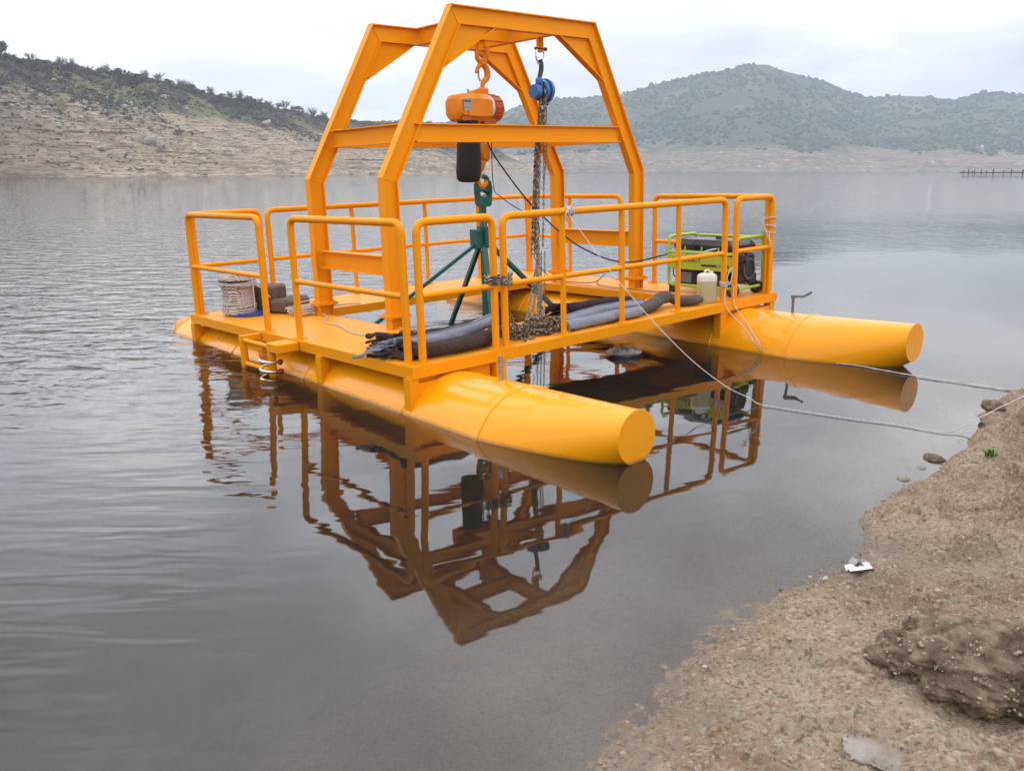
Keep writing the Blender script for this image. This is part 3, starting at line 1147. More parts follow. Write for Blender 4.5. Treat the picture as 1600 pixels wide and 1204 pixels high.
hi = t.math('ADD', s3.outputs['Z'], t.math('MULTIPLY', t.math('SUBTRACT', md, 0.5), 16.0))
hi = t.math('ADD', hi, t.math('MULTIPLY', s3.outputs['X'], 0.115))
up = t.maprange(hi, 5.0, 9.5, 0.0, 1.0, True)
scr = t.mix(fn, (0.040, 0.038, 0.030), (0.115, 0.100, 0.075))
grn = t.mix(fn, (0.115, 0.125, 0.050), (0.21, 0.19, 0.095))
upc = t.mix(t.ramp(t.noise(P_, 0.035, 4, 0.6, 0.5), [(0.50, 0.0), (0.60, 1.0)]), scr, grn)
c = t.mix(up, c, upc)
# the darker broken gully on the far left
gul = t.maprange(t.math('ADD', t.math('ADD', s3.outputs['X'], t.math('MULTIPLY', s3.outputs['Z'], 1.7)), t.math('MULTIPLY', md, 22.0)), -112, -94, 1.0, 0.0, True)
c = t.mix(t.math('MULTIPLY', gul, 0.72), c, t.mix(fn, (0.055, 0.047, 0.037), (0.19, 0.155, 0.12)))
t.principled(c, 0.95, 0, t.bump(t.math('ADD', t.math('MULTIPLY', wv, 1.2), fn), 1.1, 0.9), 0.1)
M['slope'] = t.m

txl = np.linspace(-0.80, 0.03, 420)
YL = np.interp(txl, [p[0] for p in LSH], [p[1] for p in LSH])
NL = 300
LX, LY, LZ, LT = hill_grid(txl, LEFT, YL, 0.42, NL, 2.0, 7.0, 0.022)
# terraces left by the falling water level
ph_ = LZ / 1.15 + 0.8 * fbm(LX * .03, LY * .03, 2.0, 3)
st_ = np.floor(ph_) + np.clip((ph_ - np.floor(ph_) - .62) / .30, 0, 1)
tm_ = np.clip((LZ - .2) / 1.0, 0, 1) * np.clip((24 - LZ) / 8, 0, 1) * np.clip(fbm(LX * .05, LY * .05, 7.0, 3) * 2.6 - .75, 0, 1)
LZ = LZ + (st_ - ph_) * 1.15 * .85 * tm_
LZ = LZ + np.clip(LZ, 0, 1) * ((fbm(LX * .35, LY * .35, 3.0, 4) - .5) * .9 + (1 - np.abs(2 * fbm(LX * .12, LY * .12, 6.0, 4) - 1) - .78) * 2.2)
hl = grid_obj('left_hill', LX, LY, LZ, M['slope'])
tag(hl, 'bare banded hillside with scrubby top rising from the far bank at the left', 'hill', kind='structure')

t = NT('right_slope')
P_ = t.pos()
s3 = t.node('ShaderNodeSeparateXYZ')
t.l.new(P_, s3.inputs[0])
md = t.noise(P_, 0.020, 6, 0.65)
fn = t.noise(P_, 0.11, 5, 0.75)
bd = t.noise(t.mapping(P_, (0.004, 0.004, 0.35)), 1.0, 4, 0.65)
c1 = t.ramp(bd, [(0.40, (0.085, 0.062, 0.047)), (0.49, (0.27, 0.20, 0.14)), (0.53, (0.11, 0.08, 0.058)), (0.60, (0.25, 0.18, 0.125))])
c1 = t.mix(t.ramp(fn, [(0.50, 0.0), (0.60, 0.8)]), c1, (0.075, 0.062, 0.047))
c1 = t.mix(t.ramp(fn, [(0.32, 0.8), (0.42, 0.0)]), c1, (0.46, 0.39, 0.32))
c2 = t.mix(fn, (0.028, 0.042, 0.018), (0.085, 0.088, 0.048))
c2 = t.mix(t.ramp(md, [(0.54, 0.0), (0.66, 0.65)]), c2, (0.19, 0.15, 0.10))
hi = t.math('ADD', s3.outputs['Z'], t.math('MULTIPLY', t.math('SUBTRACT', md, 0.5), 50.0))
c = t.mix(t.maprange(hi, 21, 29, 0, 1, True), c1, c2)
t.principled(c, 0.95, 0, t.bump(fn, 4.0, 0.8), 0.1)
M['rslope'] = t.m
txr = np.linspace(-0.30, 0.95, 520)
RX, RY, RZ, RT = hill_grid(txr, RIGHT, 950 + 60 * fbm(txr * 8, txr * 0, 1.0, 3), 0.40, 70, 7.0, 22.0, 0.006)
hr = grid_obj('right_hill', RX, RY, RZ, M['rslope'])
tag(hr, 'wooded hill with a bare pinkish drawdown band across the water at the right', 'hill', kind='structure')

# woodland on the far hill: one mass of crowns
t = NT('far_canopy')
fn = t.noise(t.pos(), 0.05, 4, 0.7)
t.principled(t.ramp(fn, [(0.3, (0.018, 0.032, 0.013)), (0.55, (0.036, 0.052, 0.022)), (0.75, (0.075, 0.080, 0.042))]), 0.9, 0, None, 0.1)
M['canopy'] = t.m
nT, nX = RX.shape
k = 13000
ti = RNG.uniform(6, 68.5, k); xi = RNG.uniform(60, nX - 30, k)
ti[:700] = RNG.uniform(66.5, 69.5, 700)
a0 = ti.astype(int); b0 = xi.astype(int)
cxx = RX[a0, b0]; cyy = RY[a0, b0]; czz = RZ[a0, b0]
cxx = cxx + RNG.uniform(-3, 3, k); cyy = cyy + RNG.uniform(-4, 4, k)
den = fbm(cxx * 0.02, cyy * 0.02, 3.0, 4)
ok = (czz > 21 + 30 * (fbm(cxx * 0.012, cyy * 0.012, 9.0, 3) - .4)) & (RNG.random(k) < np.clip((den - .30) * 4.2, 0.05, 1))
cc = np.stack([cxx, cyy, czz + 0.6], 1)[ok]
Vf, Ff = blobs(cc, RNG.uniform(1.3, 3.6, len(cc)) * np.where(RNG.random(len(cc)) < .06, 1.5, 1), (1.1, 1.1, 0.9), 0.28)
fo = np_mesh('forest', Vf, Ff, M['canopy'])
tag(fo, 'hazy evergreen woodland covering the far hill', 'forest', kind='stuff')

# pale outcrop blocks on the bare band across the water
k = 900
a0 = RNG.integers(5, 22, k); b0 = RNG.integers(100, nX - 60, k)
dn = vnoise(RX[a0, b0] * .012, RY[a0, b0] * .004)
s_ = dn > .46
Vf, Ff = blobs(np.stack([RX[a0, b0], RY[a0, b0], RZ[a0, b0]], 1)[s_], (.7 + 2.6 * RNG.random(int(s_.sum())) ** 2), (1.3, 1.0, .8), 0.35)
o = np_mesh('scattered_rocks', Vf, Ff, M['rock'])
tag(o, 'pale rocks strewn over the bare band below the far wood', 'rocks', kind='stuff')

# scrub on the left hill
t = NT('scrub')
fn = t.noise(t.pos(), 0.4, 4, 0.7)
t.principled(t.ramp(fn, [(0.3, (0.030, 0.026, 0.022)), (0.55, (0.066, 0.057, 0.047)), (0.75, (0.105, 0.095, 0.060))]), 0.95, 0, None, 0.1)
M['scrub'] = t.m
k = 26000
nT, nX = LX.shape
a0 = (NL * RNG.random(k) ** 0.75).astype(int).clip(34, NL - 1); b0 = RNG.integers(0, nX - 20, k)
u_ = a0 / NL
den = fbm(LX[a0, b0] * 0.06, LY[a0, b0] * 0.05, 5.0, 4)
pr_ = np.clip((den - .50) * 5, 0, 1) * np.clip((u_ - .42) * 2.6, 0.015, 1) + 0.75 * np.clip((u_ - .70) * 5, 0, 1)
gl_ = (LX[a0, b0] + 1.7 * LZ[a0, b0] < -92) & (u_ < .72)
pr_ = np.where(gl_, np.maximum(pr_, .16), pr_)
s_ = RNG.random(k) < pr_
C_ = np.stack([LX[a0, b0] + RNG.uniform(-.6, .6, k), LY[a0, b0] + RNG.uniform(-.8, .8, k), LZ[a0, b0] + .05], 1)[s_]
# each bush = a little knot of twig-sized blades rather than a ball
nb_ = len(C_)
tw = 16
R_ = (0.28 + 0.75 * RNG.random(nb_) ** 1.7) * np.where(u_[s_] > .90, 1.0 + 1.1 * np.clip(fbm(C_[:, 0] * .11, C_[:, 1] * .11, 4.0, 3) - .42, 0, 1) * 4, 1.0) * np.where(u_[s_] < .55, .62, 1.0)
dirs = RNG.normal(size=(nb_, tw, 3)); dirs[..., 2] = np.abs(dirs[..., 2]) * .9
dirs /= np.linalg.norm(dirs, axis=-1, keepdims=True)
cen = C_[:, None, :] + dirs * R_[:, None, None] * RNG.uniform(.25, 1.0, (nb_, tw, 1)) * np.array([1.3, 1.3, .9])
a_ = RNG.normal(size=(nb_, tw, 3)); a_ /= np.linalg.norm(a_, axis=-1, keepdims=True)
b_ = np.cross(a_, dirs); b_ /= np.linalg.norm(b_, axis=-1, keepdims=True) + 1e-9
q = R_[:, None, None] * 0.34
Vs = np.stack([cen - a_ * q, cen + b_ * q * .7, cen + a_ * q, cen - b_ * q * .7], 2).reshape(-1, 3)
Fs = np.arange(len(Vs)).reshape(-1, 4)
o = np_mesh('scrub', Vs, Fs, M['scrub'])
tag(o, 'low dry scrub covering the upper slope and gully of the left hill', 'scrub', kind='stuff')

# rocks strewn over the left slope, too small to pick apart
k = 1700
a0 = np.where(RNG.random(k) < .5, RNG.integers(20, int(NL * .83), k), RNG.integers(int(NL * .44), int(NL * .9), k)); b0 = RNG.integers(0, nX - 30, k)
dn = fbm(LX[a0, b0] * .05, LY[a0, b0] * .05, 1.0, 3)
s_ = dn > .50
Vf, Ff = blobs(np.stack([LX[a0, b0], LY[a0, b0], LZ[a0, b0] + .1], 1)[s_], .22 + .75 * RNG.random(int(s_.sum())) ** 2.5, (1.3, 1.0, .75), 0.35)
o = np_mesh('hillside_rubble', Vf, Ff, M['rock'])
tag(o, 'pale rubble strewn over the banded left slope', 'rubble', kind='stuff')


def on_left(tx_, s_):
    j = int(np.clip(np.searchsorted(txl, tx_), 0, len(txl) - 1)); i = int(np.clip(np.searchsorted(LT, s_), 0, len(LT) - 1))
    return Vector((LX[i, j], LY[i, j], LZ[i, j]))


def at_elev(tx_, tz_):
    """point of the left slope seen at that elevation"""
    j = int(np.clip(np.searchsorted(txl, tx_), 0, len(txl) - 1))
    el = (LZ[:NL, j] - H) / LY[:NL, j]
    i = int(np.argmin(np.abs(el - tz_)))
    return Vector((LX[i, j], LY[i, j], LZ[i, j]))


for (tx_, tz_, s, lab) in [
    (-0.4160, 0.0305, (3.0, 2.4, 2.9), 'large pale rounded boulder, left one of the big pair on the left slope'),
    (-0.4010, 0.0290, (3.9, 2.4, 2.6), 'large pale slab boulder, right one of the big pair on the left slope'),
    (-0.3900, 0.0245, (2.6, 1.4, 1.3), 'pale tilted slab at the foot of the big boulder pair'),
    (-0.4560, 0.0205, (2.6, 1.6, 1.3), 'pale ledge of rock on the slope between the gully and the big boulder pair'),
    (-0.4260, 0.0650, (3.0, 1.8, 1.4), 'leaning slab of rock in the outcrop high above the big boulder pair'),
    (-0.4150, 0.0610, (1.7, 1.5, 2.6), 'upright rock beside the leaning slab high on the left slope'),
    (-0.5370, 0.0545, (2.6, 1.2, 1.0), 'upper dark slab of the rocky rib in the left gully'),
    (-0.5210, 0.0475, (2.9, 1.2, 1.0), 'lower dark slab of the rocky rib in the left gully'),
    (-0.5020, 0.0390, (1.8, 1.3, 1.2), 'last pale boulder at the lower end of the left rocky rib'),
    (-0.3830, 0.0760, (2.2, 1.6, 1.5), 'pale boulder among scrub just below the ridge of the left hill'),
    (-0.2720, 0.0490, (3.2, 2.0, 2.0), 'grey boulder in the rocky patch on the right part of the left hill'),
    (-0.3170, 0.0470, (2.2, 1.6, 1.4), 'grey mossy boulder on the middle of the left hill')]:
    p = at_elev(tx_, tz_)
    o = rock_mesh('boulder', p + Vector((0, 0, s[2] * .25)), (s[0] * .66, s[1] * .7, s[2] * .66), M['rock'], tx_ * 40, 4, 0.42, 1.15, 0.62, .05)
    o.rotation_euler = (0, 0.35 if s[0] > s[2] * 1.4 else 0, tx_ * 9)
    tag(o, lab, 'boulder', 'boulders on the left hill')

# bare shrubs and dark bushes along the ridge
t = NT('twigs')
t.principled(t.mix(t.noise(t.pos(), 0.7, 3), (0.085, 0.072, 0.062), (0.16, 0.14, 0.12)), 0.95, 0, None, 0.1)
M['twigs'] = t.m
t = NT('dark_leaf')
t.principled(t.mix(t.noise(t.pos(), 1.1, 3), (0.022, 0.030, 0.014), (0.060, 0.066, 0.034)), 0.85, 0, None, 0.2)
M['dark_leaf'] = t.m


def twig_shrub(seed, h=3.2):
    r = random.Random(seed)
    b = MB()
    for s in range(9):
        a = r.uniform(0, 2 * PI); lean = r.uniform(.05, .75)
        p = Vector((r.uniform(-.3, .3), r.uniform(-.3, .3), -.3))
        d = Vector((math.cos(a) * lean, math.sin(a) * lean, 1)).normalized()
        q = p + d * h * r.uniform(.45, .7)
        b.tube([p, q], .055, 3, False)
        for k in range(9):
            st = p.lerp(q, r.uniform(.35, 1))
            dd = (d + Vector([r.uniform(-.8, .8) for _ in range(3)])).normalized()
            e_ = st + dd * h * r.uniform(.2, .42)
            b.tube([st, e_], .030, 3, False)
            for k2 in range(3):
                s2 = st.lerp(e_, r.uniform(.3, 1))
                b.tube([s2, s2 + (dd + Vector([r.uniform(-.9, .9) for _ in range(3)])) * h * .12], .020, 3, False)
    return b


def leaf_crown(seed, h=3.0, w=2.0, n=420, size=.22, z0=.0):
    r = random.Random(seed)
    b = MB()
    lobes = [(Vector((r.uniform(-.55, .55) * w, r.uniform(-.55, .55) * w, z0 + h * r.uniform(.35, .85))), r.uniform(.32, .55) * w) for _ in range(8)]
    for k in range(n):
        c_, R_ = r.choice(lobes)
        d = Vector([r.gauss(0, 1) for _ in range(3)]).normalized()
        p = c_ + d * R_ * r.uniform(.55, 1.05)
        if p.z < z0 - .1:
            continue
        a = Vector([r.gauss(0, 1) for _ in range(3)]).normalized() * size * r.uniform(.6, 1.4)
        bb = a.orthogonal().normalized() * size * r.uniform(.4, .9)
        b._add([p - a, p + bb, p + a, p - bb], [(0, 1, 2, 3)])
    return b


shr = [twig_shrub(s).build('bare_shrub', M['twigs']) for s in (1, 2, 3)]
bsh = [leaf_crown(s + 40, 2.6, 1.7, 330, .26).build('dark_bush', M['dark_leaf']) for s in (1, 2, 3)]
ridge_u = [(-0.535, 'b'), (-0.522, 's'), (-0.505, 's'), (-0.492, 's'), (-0.478, 's'), (-0.466, 's'), (-0.452, 's'), (-0.441, 's'), (-0.428, 'b'), (-0.419, 'b'), (-0.409, 'b'), (-0.399, 's'), (-0.388, 's'),
           (-0.376, 'b'), (-0.364, 's'), (-0.351, 's'), (-0.340, 'b'), (-0.328, 's'), (-0.318, 'b'), (-0.306, 's'), (-0.297, 's'), (-0.288, 'b'), (-0.278, 's'), (-0.268, 's'), (-0.258, 's'), (-0.251, 's'), (-0.243, 's'), (-0.236, 'b'),
           (-0.228, 'b'), (-0.221, 's'), (-0.213, 'b'), (-0.206, 's'), (-0.13, 'b'), (-0.118, 's'), (-0.105, 'b'), (-0.092, 's')]
used = set()
ORD = ['first', 'second', 'third', 'fourth', 'fifth', 'sixth', 'seventh', 'eighth', 'ninth', 'tenth', 'eleventh', 'twelfth', 'thirteenth', 'fourteenth', 'fifteenth', 'sixteenth', 'seventeenth',
       'eighteenth', 'nineteenth', 'twentieth', 'twenty-first', 'twenty-second', 'twenty-third', 'twenty-fourth', 'twenty-fifth']
cnt = {'s': 0, 'b': 0}
rr_ = random.Random(5)
for tx_, kd in ridge_u:
    j = rr_.randrange(3)
    src = (shr if kd == 's' else bsh)[j]
    key = (kd, j)
    o = src if key not in used else src.copy()
    if key in used:
        COL.objects.link(o)
    used.add(key)
    o.location = on_left(tx_, rr_.uniform(.95, 1.0))
    k = rr_.uniform(.9, 1.6) * (1.15 if kd == 's' else .85)
    o.scale = (k, k, k * rr_.uniform(.8, 1.15)) if kd == 's' else (k * 1.25, k * 1.2, k * rr_.uniform(.55, .85))
    o.location.z -= .4 if kd == 'b' else 0
    o.rotation_euler = (0, 0, rr_.uniform(0, 6.28))
    if kd == 's':
        tag(o, 'leafless grey shrub on the left hill ridge, ' + ORD[cnt['s']] + ' bare one from the left', 'shrub', 'bare shrubs along the left ridge')
    else:
        tag(o, 'dark green bush on the left hill ridge, ' + ORD[cnt['b']] + ' dark one from the left', 'bush', 'dark bushes along the left ridge')
    cnt[kd] += 1
for key in [(kd, j) for kd in 'sb' for j in range(3)]:
    if key not in used:
        bpy.data.objects.remove((shr if key[0] == 's' else bsh)[key[1]])
tr_ = bpy.data.objects.new('tree', None)
COL.objects.link(tr_)
tr_.location = on_left(-0.553, .97)
tag(tr_, 'dark round-crowned tree at the left edge of the picture, highest on the ridge', 'tree')
b = MB()
b.tube([(0, 0, -.5), (.1, 0, 1.5), (.0, .1, 3.0), (.3, .2, 4.4)], .28, 7, True, rfun=lambda t_: 1 - .6 * t_)
for k in range(6):
    a = k * 1.1
    b.tube([(0, 0, 2.2 + .25 * k), (math.cos(a) * 1.3, math.sin(a) * 1.3, 3.6 + .3 * k)], .11, 5)
b.build('trunk', M['twigs'], tr_)
leaf_crown(77, 6.0, 3.1, 1300, .30, 1.2).build('crown', M['dark_leaf'], tr_)

# dark jetty far out at the right
jt = bpy.data.objects.new('jetty', None)
COL.objects.link(jt)
jx0 = Vector((168, 334, 0))
jt.location = jx0
tag(jt, 'low dark jetty on many posts far out on the water at the right edge', 'jetty')
M['jet'] = simple('dark_timber', (0.022, 0.022, 0.026), 0.9)
b = MB()
b.beam((-0.6, 0, 0.75), (40, -6, 0.75), 2.4, 0.38)
b.build('walkway', M['jet'], jt)
pm = None
for i, x in enumerate([0.6, 1.6, 2.4, 2.9, 4.6, 5.9, 8.6, 10.1, 10.9, 13.6, 17.2, 20.2, 21.0, 24, 27, 30, 34, 38]):
    if pm is None:
        b = MB()
        b.cyl((0, 0, -3), (0, 0, 1.95), .17, .15, 8)
        pm = b.build('post', M['jet'], jt)
        o = pm
    else:
        o = pm.copy()
        COL.objects.link(o)
    o.location = (x, -x * .15 + (-1.0 if i % 2 else .9), 0)
    o.scale = (1, 1, 1 if i % 3 else .8)

# ================================================================== PONTOON frame
BX, BY, YAW, TA, TB = -0.6892, 5.9589, 0.7390, -0.02095, 0.01983
HD, LA, LB = 0.347, 3.835, 4.715
cyw, syw = math.cos(YAW), math.sin(YAW)
xa = Vector((cyw, syw, TB)).normalized()
ya = Vector((-syw, cyw, TA))
ya = (ya - xa * ya.dot(xa)).normalized()
za = xa.cross(ya)
MP = Matrix(((xa.x, ya.x, za.x, BX), (xa.y, ya.y, za.y, BY), (xa.z, ya.z, za.z, 0), (0, 0, 0, 1)))
MPI = MP.inverted()


def thing(name, label, cat, loc=(0, 0, 0), group=None):
    """an Empty in pontoon coordinates (across, along, up)"""
    o = bpy.data.objects.new(name, None)
    COL.objects.link(o)
    o.empty_display_size = 0.1
    o.matrix_world = MP @ Matrix.Translation(Vector(loc))
    tag(o, label, cat, group)
    return o


def single(mb, name, mat, label, cat, loc=(0, 0, 0), group=None, smooth=True, angle=40):
    o = mb.build(name, mat, None, loc, smooth, angle)
    o.matrix_world = MP @ Matrix.Translation(Vector(loc))
    tag(o, label, cat, group)
    return o


root = thing('work_pontoon', 'orange steel catamaran work pontoon with guard rails and lifting gantry moored by the shore', 'pontoon')
PT = M['paint']
AF, AB_ = -1.706, 4.98
FL, FR = 0.385, 4.151


def float_part(bc):
    n = 56

    def ring(a, zc, r):
        return [Vector((bc + r * math.cos(2 * PI * j / n), a, zc + r * math.sin(2 * PI * j / n))) for j in range(n)]
    b = MB()
    b.loft([ring(-0.729, -.221, .478)] + [ring(a, -.221, .478) for a in (0.0, 1.3, 2.6, 3.8)] + [ring(4.40, -.221, .478)], False)
    fo_ = b.build('float', M['float'], root, smooth=True)
    b = MB()
    b.loft([ring(AF, .112, .166), ring(-0.729, -.221, .478)], False)
    b.build('cone', M['float'], fo_, smooth=True)
    b = MB()
    b.loft([ring(4.40, -.221, .478), ring(AB_, -.02, .17)], False)
    b.build('cone', M['float'], fo_, smooth=True)
    for a, z_ in ((AF, .112), (AB_, -.02)):
        b = MB()
        b.loft([ring(a - .006, z_, .170), ring(a + .006, z_, .170)], True)
        b.build('end_plate', M['float'], fo_, smooth=True, angle=40)
    for a in (-0.729, 0.12, 1.55, 2.95, 4.40):
        b = MB()
        b.tube(ring(a, -.221, .4785), .0085, 6, closed=True)
        b.build('weld_seam', M['float'], fo_, smooth=True)


float_part(FL)
float_part(FR)

# ---------------- decks
WI, WR = 0.90, 3.88     # inner edges of the two side decks
CF, CB = 0.80, 2.965    # inner edges of the two crosswalks


def deck(b0, b1, a0, a1):
    m_ = MB()
    m_.bbox(((b0 + b1) / 2, (a0 + a1) / 2, HD - .006), (b1 - b0, a1 - a0, .012), .003)
    m_.build('deck_plate', M['deck'], root)


deck(.006, WI - .004, .006, LA - .006)
deck(WR + .004, LB - .006, .006, LA - .006)
deck(WI, WR, .006, CF - .004)
deck(WI, WR, CB + .004, LA - .006)
FH = 0.085


def edge(p0, p1, nrm, name='edge_beam'):
    """channel along a deck edge: face plate, thin top lip, bottom lip"""
    m_ = MB()
    p0 = Vector((*p0, 0)); p1 = Vector((*p1, 0)); n_ = Vector((*nrm, 0))
    zc_ = HD + .003 - FH / 2
    m_.beam(p0 - n_ * .004 + Vector((0, 0, zc_)), p1 - n_ * .004 + Vector((0, 0, zc_)), .008, FH)
    m_.beam(p0 - n_ * .024 + Vector((0, 0, HD - .017)), p1 - n_ * .024 + Vector((0, 0, HD - .017)), .032, .006)
    m_.beam(p0 - n_ * .028 + Vector((0, 0, HD - FH + .006)), p1 - n_ * .028 + Vector((0, 0, HD - FH + .006)), .040, .006)
    m_.build(name, PT, root)


edge((0, -.004), (0, LA + .004), (-1, 0))
edge((LB, -.004), (LB, LA + .004), (1, 0))
edge((.004, 0), (LB - .004, 0), (0, -1))
edge((.004, LA), (LB - .004, LA), (0, 1))
edge((WI, CF), (WI, CB), (1, 0))
edge((WR, CF), (WR, CB), (-1, 0))
edge((WI, CF), (WR, CF), (0, 1))
edge((WI, CB), (WR, CB), (0, -1))
for a in (.4, 1.2, 2.0, 2.8, 3.5):
    for b0, b1 in ((.03, WI - .03), (WR + .03, LB - .03)):
        m_ = MB()
        m_.beam((b0, a, HD - .05), (b1, a, HD - .05), .05, .06)
        m_.build('deck_joist', PT, root)
for b0 in (1.5, 2.3, 3.1):
    for a0, a1_ in ((.03, CF - .03), (CB + .03, LA - .03)):
        m_ = MB()
        m_.beam((b0, a0, HD - .05), (b0, a1_, HD - .05), .05, .06)
        m_.build('deck_joist', PT, root)

# ---------------- struts from deck to floats, with their gusset boxes
for (b_, a_, sd_) in [(.018, .05, 1), (.018, 1.28, 1), (.018, 2.30, 1), (.018, 3.77, 1), (LB - .05, .05, -1), (LB - .05, 1.28, -1), (LB - .05, 2.6, -1), (LB - .05, 3.77, -1)]:
    m_ = MB()
    m_.beam((b_, a_, HD - FH + .002), (b_, a_, -.22), .078, .078, (0, 1, 0))
    sp_ = m_.build('strut', PT, root)
    m_ = MB()
    m_.prism([(b_ + sd_ * .043, a_ - .035, .225), (b_ + sd_ * .34, a_ - .035, .225), (b_ + sd_ * .30, a_ - .035, .14), (b_ + sd_ * .043, a_ - .035, .09)], (0, .07, 0))
    m_.build('gusset', PT, sp_)
for (b_, a_) in [(WI - .06, .05), (WR - .10, .05), (WI - .06, 3.77), (WR + .06, 3.77), (WR + .05, 1.47), (WR + .05, 2.70), (WI - .05, 1.47), (WI - .05, 2.70)]:
    m_ = MB()
    m_.beam((b_, a_, HD - FH + .002), (b_, a_, -.10), .10, .08, (0, 1, 0))
    m_.build('strut', PT, root)
for b_, w_ in ((FL, .38), (FR, .36)):
    m_ = MB()
    m_.prism([(b_ - w_, .06, HD - FH), (b_ + w_, .06, HD - FH), (b_ + w_, .06, .06), (b_ + w_ * .6, .06, .16), (b_ - w_ * .6, .06, .16), (b_ - w_, .06, .06)], (0, .010, 0))
    m_.build('saddle_plate', PT, root)
# ---------------- guard rails
RT_, RM = HD + 1.0, HD + .487
TR = .0285


def hoop(p0, p1, mids=(), name='guard_rail'):
    """tube hoop: two posts and the bent top rail, then mid rail and inner posts"""
    p0 = Vector((*p0, 0)); p1 = Vector((*p1, 0))
    up = Vector((0, 0, 1))
    m_ = MB()
    m_.tube(fillet([p0 + up * (HD - .002), p0 + up * RT_, p1 + up * RT_, p1 + up * (HD - .002)], .085, 6), TR, 12)
    d = (p1 - p0).normalized()
    for p in (p0, p1):                       # weld collars under the elbows
        m_.tube([p + up * (RT_ - .092), p + up * (RT_ - .084)], TR + .0015, 12)
    h_ = m_.build(name, PT, root, smooth=True, angle=50)
    m_ = MB()
    m_.tube([p0 + up * RM + d * (TR * .8), p1 + up * RM - d * (TR * .8)], .0225, 12)
    m_.build('mid_rail', PT, h_, smooth=True, angle=50)
    L_ = (p1 - p0).length
    for k in mids:
        m_ = MB()
        q = p0 + d * k
        m_.tube([q + up * (HD - .002), q + up * (RT_ - TR * .7)], .0245, 12)
        m_.build('post', PT, h_, smooth=True, angle=50)
    for k in [0, L_] + list(mids):
        q = p0 + d * k
        m_ = MB()
        s_ = d.cross(up)
        m_.beam(q - d * .055 + up * (HD + .005), q + d * .055 + up * (HD + .005), .085, .010)
        for sx in (-1, 1):
            m_.cyl(q + d * (.042 * sx) + up * (HD + .009), q + d * (.042 * sx) + up * (HD + .021), .010, n=6)
        m_.build('foot_plate', PT, h_)
    return h_


e_ = .057
hoop((e_, LA - .057), (e_, 2.2595))
hoop((e_, 1.6863), (e_, .125))
hoop((.135, e_), (.834, e_))
hoop((.935, e_), (3.831, e_), (.6415, 1.371, 2.160))
hoop((4.020, e_), (4.658, e_))
hoop((4.658, .105), (4.658, 1.581))
hoop((4.658, 2.102), (4.658, LA - .14), (.85,))
hoop((.10, LA - e_), (.822, LA - e_))
hoop((.917, LA - e_), (3.835, LA - e_), (1.04, 2.072))
hoop((3.94, LA - e_), (4.69, LA - e_))

# ---------------- gantry
A1, A2 = 1.4318 + .04, 2.6599 + .04
BLo, BRo, BTL, BTR = .8165, 4.2707, 1.6476, 3.4969
ZK, ZT = 1.6494, 3.1020
IH = .16
gan = bpy.data.objects.new('gantry', None)
COL.objects.link(gan)
gan.parent = root


def mitre_pts(a):
    """outer outline of one portal -> centre lines offset inward by half the section"""
    out = [Vector((BLo, a, HD)), Vector((BLo, a, ZK)), Vector((BTL, a, ZT)), Vector((BTR, a, ZT)), Vector((BRo, a, ZK)), Vector((BRo, a, HD))]
    nor = []
    for i in range(5):
        d = (out[i + 1] - out[i]).normalized()
        nor.append(Vector((d.z, 0, -d.x)))        # points inward (clockwise path)
    return out, nor


def isect(p, d, q, e2):
    # 2-D intersection in the b-z plane
    A_ = np.array([[d.x, -e2.x], [d.z, -e2.z]])
    r_ = np.array([q.x - p.x, q.z - p.z])
    s_ = np.linalg.solve(A_, r_)[0]
    return p + d * s_


